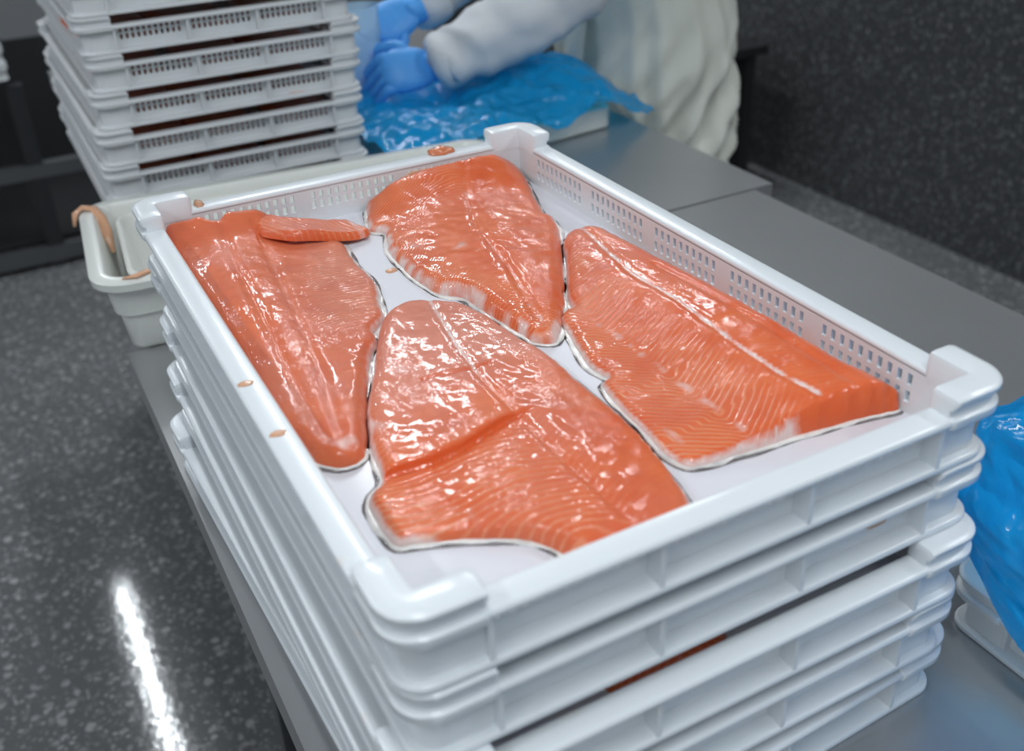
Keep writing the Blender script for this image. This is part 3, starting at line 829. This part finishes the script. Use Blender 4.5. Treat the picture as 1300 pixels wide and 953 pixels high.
# ---- clear liquid gathered round the fillets
mt, nt, p = new_mat('clear_fish_liquid')
p.inputs['Base Color'].default_value = (0.93, 0.90, 0.90, 1); p.inputs['Roughness'].default_value = 0.02
p.inputs['IOR'].default_value = 1.33; p.inputs['Transmission Weight'].default_value = 1.0
M['liquid'] = mt
def puddle(label, outline, seed, grow=0.0017):
    O = smooth_outline(outline, 0.004, 0.0, seed)
    n = len(O)
    T = np.roll(O, -2, 0) - np.roll(O, 2, 0)
    nr = np.stack([T[:, 1], -T[:, 0]], 1); nr /= np.linalg.norm(nr, axis=1)[:, None] + 1e-9
    area = 0.5 * np.sum(O[:, 0] * np.roll(O[:, 1], -1) - np.roll(O[:, 0], -1) * O[:, 1])
    if area < 0: nr = -nr
    g = np.array([grow * (0.9 + 1.3 * noise.noise(Vector((q[0] * 38, q[1] * 38, seed + 40.0)))) for q in O]).clip(0.0006)
    def rg(k, add=0.0):
        q = O + nr * (g * k + add)[:, None]
        q[:, 0] = q[:, 0].clip(0.0212, CW - 0.0212); q[:, 1] = q[:, 1].clip(0.0212, CL - 0.0212)
        return q
    rings = [(rg(0.0, -0.002), 0.0009), (rg(0.35, 0.0024), 0.0009), (rg(0.8, 0.0024), 0.0006), (rg(1.0, 0.0024), 0.0001), (rg(0.0, -0.002), 0.0001)]
    verts = [(q[0], q[1], z) for r_, z in rings for q in r_]
    faces = [(r * n + i, r * n + (i + 1) % n, ((r + 1) % 5) * n + (i + 1) % n, ((r + 1) % 5) * n + i) for r in range(5) for i in range(n)]
    me = mesh_from('liquid_film', verts, faces)
    bm = bmesh.new(); bm.from_mesh(me); bmesh.ops.recalc_face_normals(bm, faces=bm.faces); bm.to_mesh(me); bm.free()
    o = link('liquid_film', me, M['liquid'], smooth=True); o.location = (0, 0, FLOORZ + 0.0001)
    return tag(o, label, 'liquid', 'clear liquid round the fillets')
puddle('clear liquid ring around the left fillet', A_out, 1)
puddle('clear liquid ring around the deep orange rear fillet', B_out, 2)
puddle('clear liquid ring around the sliced front fillet', C_out, 3)
puddle('clear liquid ring around the thick right fillet', D_out, 4)

# ---- scraps of fish
def blob_mesh(name, sx, sy, sz, seed, n=14):
    bm = bmesh.new()
    bmesh.ops.create_icosphere(bm, subdivisions=3, radius=1.0)
    for v in bm.verts:
        q = v.co.copy()
        k = 1 + 0.28 * noise.noise(q * 1.6 + Vector((seed, 0, 0))) + 0.10 * noise.noise(q * 5 + Vector((0, seed, 0)))
        z = q.z * sz * k
        v.co = Vector((q.x * sx * k, q.y * sy * k, max(z, -0.25 * sz)))
    me = bpy.data.meshes.new(name); bm.to_mesh(me); bm.free()
    return me
def scrap(label, loc, size, mat, seed, rz=0.0, ry=0.0):
    o = link('fish_scrap', blob_mesh('fish_scrap', *size, seed), mat, smooth=True)
    o.location = loc; o.rotation_euler = (0, ry, rz)
    tag(o, label, 'fish scrap', 'small scraps of salmon')
    return o
scrap('orange salmon scrap lying on the back rail of the top crate', (0.300, 0.592, ZR + 0.0012), (0.014, 0.008, 0.005), M['scrap'], 1, -0.1)
scrap('pale salmon scrap on the back rail, beside the rear left corner post', (0.0585, 0.590, ZR + 0.0006), (0.004, 0.0075, 0.0035), M['pale_scrap'], 2)
scrap('tiny salmon crumb on the bare crate floor between the left and rear fillets', (0.180, 0.440, FLOORZ + 0.0004), (0.0055, 0.0035, 0.0016), M['pale_scrap'], 3)
scrap('flat pale salmon smear on the left rail, the farther of two', (0.0085, 0.262, ZR + 0.0002), (0.005, 0.0035, 0.0008), M['pale_scrap'], 4)
scrap('flat pale salmon smear on the left rail, the nearer of two', (0.0095, 0.196, ZR + 0.0002), (0.005, 0.0035, 0.0008), M['pale_scrap'], 5)
scrap('small salmon crumb stuck under the rail on the front of the top crate', (0.318, 0.0165, ZR - 0.016), (0.004, 0.002, 0.003), M['pale_scrap'], 6)
scrap('orange salmon crumb stuck on the front wall of the second crate', (0.322, 0.0185, ZR - PITCH - 0.020), (0.008, 0.002, 0.005), M['pale_scrap'], 7)
scrap('thin orange salmon shreds pressed on the inner back wall above the rear fillet', (0.272, 0.5795, ZR - 0.012), (0.020, 0.0012, 0.004), M['pale_scrap'], 8)

# ---- a fillet showing in the slit of the middle crate
def simple_fillet(w, l, t, seed):
    outline = [(-w * 0.42, 0), (-w * 0.5, l * 0.3), (-w * 0.48, l * 0.65), (-w * 0.2, l), (w * 0.15, l), (w * 0.42, l * 0.7), (w * 0.5, l * 0.35), (w * 0.4, 0)]
    def h(P, d):
        return 0.001 + t * np.sqrt(1 - (1 - np.clip(d / 0.012, 0, 1)) ** 2) + 0.0012 * vnoise(P, 60, seed)
    def a(P, d, z):
        return dict(hue=np.full(len(P), 0.15), phase=P[:, 1] + 0.6 * np.abs(P[:, 0]), stripe=np.full(len(P), 0.4), white=0.6 * np.exp(-(P[:, 0] / 0.002) ** 2))
    return fillet_mesh(outline, h, a, grid=0.010, step=0.008, rag=0.0004, seed=seed)
sme, sO = simple_fillet(0.105, 0.34, 0.013, 5)
sskin = skin_mesh_from(sO, 0.001, 0.0014)
def small_fillet(label, loc, rz, group):
    r = empty('salmon_fillet', loc, rz); tag(r, label, 'fish fillet', group)
    f_ = link('flesh', sme, M['flesh'], r, smooth=True); k_ = link('skin', sskin, M['skin'], r, smooth=True)
    return r
g2 = 'salmon fillets inside the covered front crates'
small_fillet('salmon fillet seen as a dark red sliver in the slit of the front stack', (0.19, 0.04, ZR - CH - 2 * PITCH + 0.0034), 0.05, g2)
g3 = 'salmon fillets inside the tall rear stack'
spot = ['at its left', 'in its middle', 'at its right']
for k in range(6):
    for j, xx in enumerate((0.085, 0.20, 0.315)):
        small_fillet('dark orange fillet in the %s crate of the rear stack, %s' % (ords[k], spot[j]),
                     (FX + xx + rnd.uniform(-0.012, 0.012), FY + 0.028 + rnd.uniform(0, 0.05), farz[k] + 0.0036), rnd.uniform(-0.12, 0.12), g3)

# ---- cream tub with a second tub nested in it
def tub_mesh(x0, x1, y0, y1, z0, z1, taper, wall, rim, r, skirt):
    bm = bmesh.new()
    def ring(grow, z, rr):
        return [bm.verts.new((p[0], p[1], z)) for p, n in rounded_path(x0 - grow, x1 + grow, y0 - grow, y1 + grow, max(rr + grow, 0.004), 6)]
    seq = [(0, z0, r), (0.004, z0 + 0.004, r)] if False else []
    prof = [(-0.006, z0), (0.0, z0 + 0.006), (taper * 0.45, z0 + (z1 - z0) * 0.5 - 0.003), (taper * 0.45 + skirt, z0 + (z1 - z0) * 0.5),
            (taper + skirt * 0.6, z1 - 0.013), (taper + rim, z1 - 0.012), (taper + rim + 0.001, z1 - 0.003), (taper + rim - 0.003, z1), (taper - wall + 0.004, z1), (taper - wall, z1 - 0.005),
            (-wall, z0 + 0.010), (-wall - 0.006, z0 + 0.004)]
    rings = [ring(g, z, r) for g, z in prof]
    n = len(rings[0])
    for a in range(len(rings) - 1):
        for i in range(n):
            j = (i + 1) % n
            bm.faces.new((rings[a][i], rings[a][j], rings[a + 1][j], rings[a + 1][i]))
    bm.faces.new(rings[0][::-1]); bm.faces.new(rings[-1])
    return bm
TUB_RZ = math.radians(-5.4)
def tub_pt(x, y, z):
    c, q = math.cos(TUB_RZ), math.sin(TUB_RZ)
    return (-0.036 + c * x - q * y, 0.811 + q * x + c * y, TB + z)
t = empty('plastic_tub', (-0.036, 0.811, TB), TUB_RZ); tag(t, 'cream plastic tub with thick rim standing behind the front crate stack', 'tub')
bm_obj('tub_shell', tub_mesh(0.029, 0.548, 0.031, 0.253, 0.0, 0.102, 0.012, 0.004, 0.016, 0.014, 0.005), M['tub'], t, smooth=True)
t2 = empty('plastic_tub', tub_pt(0, 0, 0.0068), TUB_RZ); tag(t2, 'inner cream tub nested inside the bigger tub behind the front stack', 'tub')
bm_obj('tub_shell', tub_mesh(0.058, 0.520, 0.050, 0.234, 0.0, 0.086, 0.010, 0.003, 0.005, 0.014, 0.0), M['tub'], t2, smooth=True)
# peach coloured trimmings over the tub rims
def strip_mesh(pts, w, th, seed):
    verts = []; faces = []; k = 8
    for i, p_ in enumerate(pts):
        p_ = Vector(p_); d = (Vector(pts[min(i + 1, len(pts) - 1)]) - Vector(pts[max(i - 1, 0)])).normalized()
        a = d.cross(Vector((0, 0, 1)));
        if a.length < 0.1: a = Vector((0, 1, 0))
        a.normalize(); b = a.cross(d)
        e = 0.35 if i in (0, len(pts) - 1) else 1 + 0.35 * noise.noise(Vector((i * 1.7, seed, 0)))
        for q in range(k):
            an = 2 * math.pi * q / k
            verts.append(p_ + a * math.cos(an) * w * e + b * math.sin(an) * th * e)
    for i in range(len(pts) - 1):
        for q in range(k):
            faces.append((i * k + q, i * k + (q + 1) % k, (i + 1) * k + (q + 1) % k, (i + 1) * k + q))
    faces.append(tuple(range(k))[::-1]); faces.append(tuple(range((len(pts) - 1) * k, len(pts) * k)))
    return mesh_from('trimming', verts, faces)
zr = TB + 0.104
o = link('fish_trimming', strip_mesh([tub_pt(-0.008, 0.245, 0.086), tub_pt(-0.004, 0.252, 0.100), tub_pt(0.006, 0.254, 0.1065), tub_pt(0.020, 0.250, 0.104), tub_pt(0.026, 0.235, 0.096), tub_pt(0.029, 0.215, 0.084), tub_pt(0.032, 0.185, 0.066)], 0.007, 0.003, 1), M['pale_scrap'], smooth=True)
tag(o, 'peach salmon trimming hanging over the far left corner of the tub rim', 'fish trimming', 'fish trimmings on the tub')
o = link('fish_trimming', strip_mesh([tub_pt(0.035, 0.012, 0.1035), tub_pt(0.05, 0.010, 0.1045), tub_pt(0.062, 0.017, 0.1045), tub_pt(0.075, 0.020, 0.1045), tub_pt(0.09, 0.026, 0.1035), tub_pt(0.107, 0.030, 0.1025)], 0.005, 0.002, 2), M['pale_scrap'], smooth=True)
tag(o, 'thin peach salmon trimming along the near rim of the tub', 'fish trimming', 'fish trimmings on the tub')

# ---- blue film bags
def film_sheet(name, nu, nv, fn, mat, parent=None):
    verts = [fn(i / nu, j / nv) for j in range(nv + 1) for i in range(nu + 1)]
    faces = [(j * (nu + 1) + i, j * (nu + 1) + i + 1, (j + 1) * (nu + 1) + i + 1, (j + 1) * (nu + 1) + i) for j in range(nv) for i in range(nu)]
    return link(name, mesh_from(name, verts, faces), mat, parent, smooth=True)
def ridge(x, y, sc, seed):
    n_ = noise.noise(Vector((x * sc, y * sc, seed)))
    return 1 - abs(n_) * 2
def crumple(x, y, seed, a=0.02):
    return a * (0.6 * ridge(x, y, 7, seed) + 0.35 * ridge(x * 0.8 + y * 0.6, y * 0.9 - x * 0.5, 15, seed + 3) + 0.18 * ridge(x, y, 34, seed + 7))

# shallow white tray under the rear bag
def tray_mesh(w, d, h, th, r):
    bm = bmesh.new()
    prof = [(0.006, 0.0), (0.0, 0.005), (0.0, h - 0.002), (0.002, h), (th, h), (th + 0.001, h - 0.004), (th + 0.004, 0.006)]
    path = rounded_path(0, w, 0, d, r)
    rings = [[bm.verts.new((p_[0] - n_[0] * i, p_[1] - n_[1] * i, z)) for p_, n_ in path] for i, z in prof]
    n = len(path)
    for a in range(len(rings) - 1):
        for i in range(n):
            bm.faces.new((rings[a][i], rings[a][(i + 1) % n], rings[a + 1][(i + 1) % n], rings[a + 1][i]))
    bm.faces.new(rings[0][::-1]); bm.faces.new(rings[-1])
    return bm
tr = empty('white_tray', (0.555, 1.172, TB), 0.13); tag(tr, 'shallow white tray under the blue film on the rear table', 'tray')
bm_obj('tray_shell', tray_mesh(0.364, 0.52, 0.040, 0.010, 0.018), M['tub'], tr, smooth=True)

def rear_film(u, v):
    # u: left to right, v: near to far
    x = 0.460 + 0.535 * u; y = 1.085 + 0.115 * u + 0.52 * v - 0.05 * u * v
    z = TB + 0.052 + crumple(x, y, 2.0, 0.030)
    edge_n = 1 - ss(np.array(v), 0.0, 0.12)
    z -= 0.020 * edge_n * (0.5 + 0.5 * noise.noise(Vector((x * 9, 0, 4))))
    # raised loose fold running along the far right, dropping to a pointed tip past the table edge
    z += 0.030 * math.exp(-((v - 0.62 + 0.3 * u) / 0.16) ** 2) * ss(np.array(u), 0.35, 0.6) * (1 - ss(np.array(u), 0.80, 1.0))
    tip = float(ss(np.array(u), 0.80, 1.0))
    z -= 0.060 * tip * (1 - 0.5 * v)
    x += 0.025 * tip * (1 - v) ; y += 0.10 * tip * (0.25 - v)
    y += 0.012 * noise.noise(Vector((x * 14, v, 8)))
    if u < 0.12: z -= 0.02 * (0.12 - u) / 0.12
    return (x, y, max(z, TB + 0.003) if x < 0.96 else z)
rf = film_sheet('blue_film_liner', 130, 100, rear_film, M['film'])
tag(rf, 'crumpled blue plastic film liner under the worker\'s gloved hands', 'plastic film', 'blue plastic film')
for i, (x, y, rz, L_) in enumerate(((0.60, 1.22, 0.5, 0.55), (0.74, 1.26, 0.2, 0.5))):
    r = small_fillet(['dark fillet under the blue liner, nearer the gloved hand', 'dark fillet under the blue liner, nearer the apron'][i], (x, y, TB + 0.008), -1.2 + rz, 'fillets wrapped in the blue liner')
    r.scale = (0.9, 0.8, 0.9)

# crate with bulging blue bag at the right of the front stack
rc = copy_tree(far)
for ch in rc.children: pass
rc.location = (0.462, 0.062 - CL, TABLE + 0.0); rc.rotation_euler.z = 0.0
if 'group' in rc: del rc['group']
tag(rc, 'white crate under the bulging blue bag, right of the front stack', 'crate')
def bag_fn(u, v):
    # a closed dome: u around, v from hem to top
    cx_, cy_ = 0.662, -0.235
    a = 2 * math.pi * u
    hx, hy = 0.205, 0.295
    ca, sa = math.cos(a), math.sin(a)
    p_ = 8.0
    rr = (abs(ca) ** p_ + abs(sa) ** p_) ** (-1 / p_)
    sx, sy = rr * ca, rr * sa
    side = min(1.0, v / 0.62)
    top = max(0.0, (v - 0.62) / 0.38)
    bulge = 1 + 0.035 * math.sin(math.pi * side) - 0.03 * side
    shrink = bulge * (1 - top)
    x = cx_ + hx * sx * shrink; y = cy_ + hy * sy * shrink
    n1 = crumple(a * 0.3 + x, v * 0.5 + y, 5.0, 0.026)
    x += n1 * sx * (1 - top) * 0.8; y += n1 * sy * (1 - top) * 0.8
    hem = (max(0.012, 0.098 - 0.68 * (0.055 - y)) if x < 0.50 else 0.055) + 0.006 * noise.noise(Vector((a * 3, 1, 0)))
    z = hem + (0.190 - hem) * side ** 0.85 + 0.012 * top + crumple(x, y, 9.0, 0.018) * (0.3 + top)
    # torn, fluttering corner fold at the rear left
    k = math.exp(-((a - 2.45) / 0.25) ** 2) * math.exp(-((v - 0.25) / 0.16) ** 2)
    x -= 0.016 * k; y += 0.01 * k
    return (x, y, TABLE + z)
rb = film_sheet('blue_plastic_bag', 160, 90, bag_fn, M['film'])
tag(rb, 'bulging blue plastic bag over the crate at the right', 'plastic bag', 'blue plastic film')

# ---- person leaning over the rear table
def skin_obj(name, verts, edges, radii, roots, mat, parent=None, sub=2):
    me = bpy.data.meshes.new(name)
    me.from_pydata([(a[0], a[1], a[2] + ZR) for a in verts], edges, [])
    o = bpy.data.objects.new(name, me); COL.objects.link(o)
    if parent is not None: o.parent = parent
    me.materials.append(mat)
    sk = o.modifiers.new('skin', 'SKIN')
    sk.use_smooth_shade = True
    if not me.skin_vertices: me.skin_vertices.new()
    for i, r in enumerate(radii):
        d = me.skin_vertices[0].data[i]
        d.radius = (r, r) if not isinstance(r, tuple) else r
        d.use_root = i in roots
    sb = o.modifiers.new('sub', 'SUBSURF'); sb.levels = sub; sb.render_levels = sub
    bpy.context.view_layer.update()
    dg = bpy.context.evaluated_depsgraph_get()
    ev = bpy.data.meshes.new_from_object(o.evaluated_get(dg))
    o.modifiers.clear(); o.data = ev
    if len(ev.materials) == 0: ev.materials.append(mat)
    ev.polygons.foreach_set('use_smooth', [True] * len(ev.polygons))
    return o
def chain(pts_r, V, E, R_, start=None):
    prev = start
    for p_, r in pts_r:
        V.append(p_); R_.append(r); i = len(V) - 1
        if prev is not None: E.append((prev, i))
        prev = i
    return prev
per = empty('person', (0, 0, 0))
tag(per, 'person in white coat, apron and blue gloves leaning over the rear table', 'person')
Y0 = 1.50
LS, LE, LW = (0.975, 1.32, 0.27), (0.905, 1.305, -0.010), (0.672, 1.380, -0.130)
RS, RE, RW = (0.975, 1.68, 0.27), (0.880, 1.65, 0.000), (0.700, 1.548, -0.070)
HIP = (1.165, Y0, -0.19)
V, E_, R_ = [], [], []
chain([(HIP, 0.135), ((1.13, Y0, -0.05), 0.125), ((1.06, Y0, 0.12), 0.135), ((0.97, Y0, 0.25), 0.13), ((0.90, Y0, 0.32), 0.06), ((0.85, Y0, 0.365), 0.052)], V, E_, R_)
chain([((0.81, Y0, 0.40), 0.075), ((0.775, Y0, 0.44), 0.092), ((0.76, Y0, 0.49), 0.075)], V, E_, R_, 5)
chain([(LS, 0.060), ((0.955, 1.30, 0.135), 0.048), (LE, 0.040), ((0.79, 1.34, -0.073), 0.038), (LW, 0.027), ((0.625, 1.392, -0.141), 0.030)], V, E_, R_, 3)
chain([(RS, 0.060), ((0.94, 1.69, 0.14), 0.048), (RE, 0.040), ((0.785, 1.595, -0.035), 0.038), (RW, 0.027), ((0.655, 1.540, -0.078), 0.030)], V, E_, R_, 3)
for sy in (-1, 1):
    chain([((1.175, Y0 + sy * 0.09, -0.27), 0.092), ((1.17, Y0 + sy * 0.10, -0.66), 0.062), ((1.195, Y0 + sy * 0.10, -0.86), 0.056), ((1.20, Y0 + sy * 0.10, -1.06), 0.04), ((1.12, Y0 + sy * 0.105, -1.10), 0.036), ((1.03, Y0 + sy * 0.11, -1.108), 0.026)], V, E_, R_, 0)
skin_obj('body', V, E_, R_, [0], M['body'], per)
# coat: torso and sleeves
V, E_, R_ = [], [], []
chain([((1.185, Y0, -0.22), (0.115, 0.135)), ((1.14, Y0, -0.05), 0.13), ((1.06, Y0, 0.12), 0.16), ((0.97, Y0, 0.25), 0.155), ((0.905, Y0, 0.32), 0.078)], V, E_, R_)
chain([(LS, 0.080), ((0.955, 1.30, 0.135), 0.072), (LE, 0.068), ((0.808, 1.330, -0.064), 0.066), ((0.727, 1.36, -0.102), 0.058), ((0.668, 1.380, -0.130), 0.052), ((0.642, 1.388, -0.140), 0.052)], V, E_, R_, 3)
chain([(RS, 0.080), ((0.94, 1.69, 0.14), 0.070), (RE, 0.062), ((0.79, 1.60, -0.032), 0.058), ((0.715, 1.555, -0.066), 0.050), ((0.685, 1.545, -0.073), 0.048)], V, E_, R_, 3)
coat = skin_obj('coat', V, E_, R_, [0], M['coat'], per, 3)
for v in coat.data.vertices:
    q = v.co
    s_ = noise.noise(Vector((q.x * 14, q.y * 14, q.z * 20))) * 0.013 + ridge(q.x * 2.2 + q.z * 1.5, q.y * 0.8 - q.z * 0.6 - q.x * 0.6, 9, 2.0) * 0.008
    v.co = q + Vector(v.normal) * s_
V, E_, R_ = [], [], []
chain([((1.175, Y0, -0.18), (0.150, 0.17)), ((1.18, Y0, -0.24), 0.15)], V, E_, R_)
for sy in (-1, 1):
    chain([((1.18, Y0 + sy * 0.09, -0.34), 0.108), ((1.175, Y0 + sy * 0.10, -0.66), 0.085), ((1.195, Y0 + sy * 0.10, -0.86), 0.078), ((1.20, Y0 + sy * 0.10, -1.04), 0.072)], V, E_, R_, 1)
skin_obj('trousers', V, E_, R_, [0], M['trousers'], per)
for sy in (-1, 1):
    V, E_, R_ = [], [], []
    chain([((1.205, Y0 + sy * 0.10, -1.03), 0.06), ((1.20, Y0 + sy * 0.10, -1.085), (0.052, 0.05)), ((1.10, Y0 + sy * 0.105, -1.095), (0.048, 0.042)), ((1.00, Y0 + sy * 0.11, -1.105), (0.042, 0.03))], V, E_, R_)
    skin_obj('boot', V, E_, R_, [0], M['cap'], per)
# face details and cap
V, E_, R_ = [], [], []
chain([((0.795, Y0, 0.47), 0.100), ((0.79, Y0, 0.515), 0.088), ((0.79, Y0, 0.545), 0.05)], V, E_, R_)
skin_obj('cap', V, E_, R_, [0], M['cap'], per)
V, E_, R_ = [], [], []
chain([((0.700, Y0, 0.445), 0.012), ((0.676, Y0, 0.420), 0.014)], V, E_, R_)
skin_obj('nose', V, E_, R_, [0], M['body'], per)
for sy in (-1, 1):
    link('eye', blob_mesh('eye', 0.008, 0.011, 0.008, 3), M['rubber'], per, smooth=True).location = (0.698, Y0 + sy * 0.032, ZR + 0.462)
    link('ear', blob_mesh('ear', 0.018, 0.008, 0.028, 4), M['body'], per, smooth=True).location = (0.79, Y0 + sy * 0.092, ZR + 0.43)
link('mouth', blob_mesh('mouth', 0.006, 0.022, 0.005, 3), M['scrap'], per, smooth=True).location = (0.703, Y0, ZR + 0.388)

# apron: vinyl sheet wrapped round the front and the near side
def apron_fn(u, v):
    a = math.radians(28 + 304 * u)           # 180 deg faces the table
    z = 0.02 - 0.80 * v
    lean = 0.10 * max(0.0, 1 - v / 0.28)
    cx_ = 1.180 - 0.035 * max(0.0, 1 - v / 0.2)
    rx_, ry_ = 0.158 + 0.02 * v, 0.185 + 0.02 * v
    dx, dy = math.cos(a), math.sin(a)
    amp = 0.026 * min(1, 0.25 + v * 2.6)
    p_, q_ = a * 0.75 + v * 2.6, a * 0.5 - v * 0.9
    f_ = (1 - 2.6 * abs(noise.noise(Vector((p_ * 2.6, q_ * 0.7, 3))))) * 0.8 + 0.5 * noise.noise(Vector((a * 6, v * 1.5, 7)))
    k = 1 + amp * f_ / 0.17
    x = cx_ + rx_ * dx * k; y = Y0 + ry_ * dy * k
    x = max(x, 0.995 + 0.004 * f_) if v > 0.25 else x
    return (x, y, ZR + z)
film_sheet('apron', 150, 90, apron_fn, M['apron'], per)
def strap(name, pts, w, mat):
    verts, faces = [], []
    for i, (a, b) in enumerate(pts):
        for q in (a, b): verts.append((q[0], q[1], q[2] + ZR))
    n = len(pts)
    for a, b in pts:
        for q in (a, b): verts.append((q[0] - 0.003, q[1] - 0.003, q[2] + ZR - 0.001))
    for i in range(n - 1):
        faces.append((2 * i, 2 * i + 1, 2 * i + 3, 2 * i + 2)); faces.append((2 * n + 2 * i + 2, 2 * n + 2 * i + 3, 2 * n + 2 * i + 1, 2 * n + 2 * i))
        faces.append((2 * i + 2, 2 * n + 2 * i + 2, 2 * n + 2 * i, 2 * i)); faces.append((2 * i + 1, 2 * n + 2 * i + 1, 2 * n + 2 * i + 3, 2 * i + 3))
    return link(name, mesh_from(name, verts, faces), mat, per, smooth=True)
strap('apron_tie', [((1.000, 1.475, -0.10), (1.000, 1.440, -0.105)), ((0.985, 1.475, -0.19), (0.985, 1.436, -0.195)), ((0.980, 1.472, -0.30), (0.980, 1.430, -0.30))], 0.03, M['apron'])

# gloves: a palm and five fingers each, rooted in the palm
def glove(wrist, mid, tipdir, side, curl, spread=1.0):
    """wrist, knuckle centre; tipdir: finger direction beyond the knuckles; side: across the palm towards the thumb"""
    W_, K_ = Vector(wrist), Vector(mid)
    d = (K_ - W_).normalized(); s = Vector(side); s = (s - d * s.dot(d)).normalized(); nrm = d.cross(s)
    t = Vector(tipdir).normalized()
    V, E_, R_ = [], [], []
    roots = [0]
    chain([(tuple(W_ - d * 0.06), 0.034), (tuple(W_ - d * 0.01), 0.031), (tuple(W_ + d * 0.02), 0.026)], V, E_, R_)
    for k, (off, ln) in enumerate(((0.029, 0.072), (0.0095, 0.080), (-0.0105, 0.074), (-0.0295, 0.060))):
        b = K_ + s * off - d * 0.012
        p1 = b + d * 0.022
        d2 = (d * (1 - curl) + t * curl).normalized(); p2 = p1 + d2 * ln * 0.42 + s * off * 0.15 * spread
        d3 = (d * (0.35 - 0.35 * curl) + t * (0.65 + 0.35 * curl)).normalized(); p3 = p2 + d3 * ln * 0.34
        p4 = p3 + d3 * ln * 0.24
        roots.append(len(V))
        chain([(tuple(b), 0.0105), (tuple(p1), 0.0105), (tuple(p2), 0.0095), (tuple(p3), 0.0088), (tuple(p4), 0.0068)], V, E_, R_)
    b = W_ + d * 0.030 + s * 0.022
    p1 = b + s * 0.026 + d * 0.018; p2 = p1 + (s * 0.25 + d * 0.7 + t * 0.45).normalized() * 0.034; p3 = p2 + (d * 0.6 + t * 0.7).normalized() * 0.026
    roots.append(len(V))
    chain([(tuple(b), 0.013), (tuple(p1), 0.0125), (tuple(p2), 0.0105), (tuple(p3), 0.0075)], V, E_, R_)
    g_ = skin_obj('glove', V, E_, R_, roots, M['glove'], per)
    # the palm: a flattened rounded block between wrist and knuckles
    bm = bmesh.new(); bm.from_mesh(g_.data)
    res = bmesh.ops.create_icosphere(bm, subdivisions=4, radius=1.0)
    c_ = W_ + d * 0.040 + Vector((0, 0, ZR))
    for v_ in res['verts']:
        q = v_.co.copy()
        q = Vector([math.copysign(abs(k_) ** 0.75, k_) for k_ in q])
        w_ = 0.040 * (1 + 0.10 * q.x)
        v_.co = c_ + d * q.x * 0.052 + s * q.y * w_ + nrm * (q.z * 0.0195 + 0.004 * q.x * q.x)
    for f_ in bm.faces: f_.smooth = True
    bm.to_mesh(g_.data); bm.free()
    return g_
glove((0.640, 1.392, -0.140), (0.566, 1.402, -0.142), (-0.30, 0.60, -0.75), (0.05, 0.60, 0.80), 0.88, 0.2)
glove((0.672, 1.541, -0.075), (0.607, 1.532, -0.092), (-0.55, 0.30, -0.78), (-0.25, -0.62, -0.74), 0.60, 0.3)

# ---- pale blue film tube held at the left hand
def held_fn(u, v):
    a = 2 * math.pi * u
    r = 0.030 + 0.012 * v + 0.006 * noise.noise(Vector((math.cos(a) * 2, math.sin(a) * 2, v * 5)))
    return (0.538 + r * math.cos(a) * 1.1, 1.470 + r * math.sin(a) * 0.8, TB + 0.062 + 0.16 * v)
M['pale_film'] = film('pale_blue_film', (0.45, 0.62, 0.85), 0.25)
hf = film_sheet('pale_film_bag', 40, 24, held_fn, M['pale_film'])
tag(hf, 'pale blue film bag held upright beside the tall stack by the worker', 'plastic bag')

# ---- dark steel stand by the wall, behind the person
st = empty('steel_stand', (2.05, 2.55, 0)); tag(st, 'dark steel stand by the right wall behind the person', 'stand')
box_obj('top', (-0.05, 0.38, -0.02, 0.50, 0.515, 0.545), M['dark_steel'], st, bevel=0.003)
for lx in (0.0, 0.33):
    for ly in (0.03, 0.45):
        box_obj('leg', (lx - 0.02, lx + 0.02, ly - 0.02, ly + 0.02, 0.0, 0.52), M['dark_steel'], st)
for lx in (0.0, 0.33): box_obj('side_sheet', (lx - 0.006, lx + 0.006, 0.05, 0.43, 0.06, 0.50), M['dark_steel'], st)

# ---- far left: a bench with white crates
fb = empty('steel_bench', (-0.60, 3.30, 0)); tag(fb, 'dark steel bench at the far left behind the tall stack', 'table')
box_obj('tabletop', (0, 0.60, 0.06, 0.76, 0.62, 0.645), M['dark_steel'], fb)
for lx in (0.04, 0.64, 1.0):
    for ly in (0.02, 0.72): box_obj('leg', (lx - 0.025, lx + 0.025, ly - 0.022, ly + 0.022, 0.0, 0.62), M['dark_steel'], fb)
box_obj('stretcher', (0.0, 1.0, -0.004, 0.036, 0.315, 0.36), M['mid_steel'], fb)
box_obj('stretcher', (0.0, 1.0, -0.004, 0.036, 0.02, 0.075), M['mid_steel'], fb)
box_obj('shade_sheet', (0.02, 1.0, 0.70, 0.712, 0.0, 0.62), M['dark_steel'], fb)  # added dark sheet, stands in for the deep shade under the bench
box_obj('shelf', (0.02, 1.0, 0.04, 0.70, 0.08, 0.095), M['dark_steel'], fb)
for k in range(3):
    c = copy_tree(far); c.location = (-0.365, 3.27, 0.6455 + FP * k); c.scale = (1, 1, FS); c.rotation_euler.z = 0.0
    tag(c, ['lower white crate on the dark bench at the far left edge', 'middle white crate on the dark bench at the far left edge', 'upper white crate on the dark bench at the far left edge'][k], 'crate', 'white crates on the far bench')
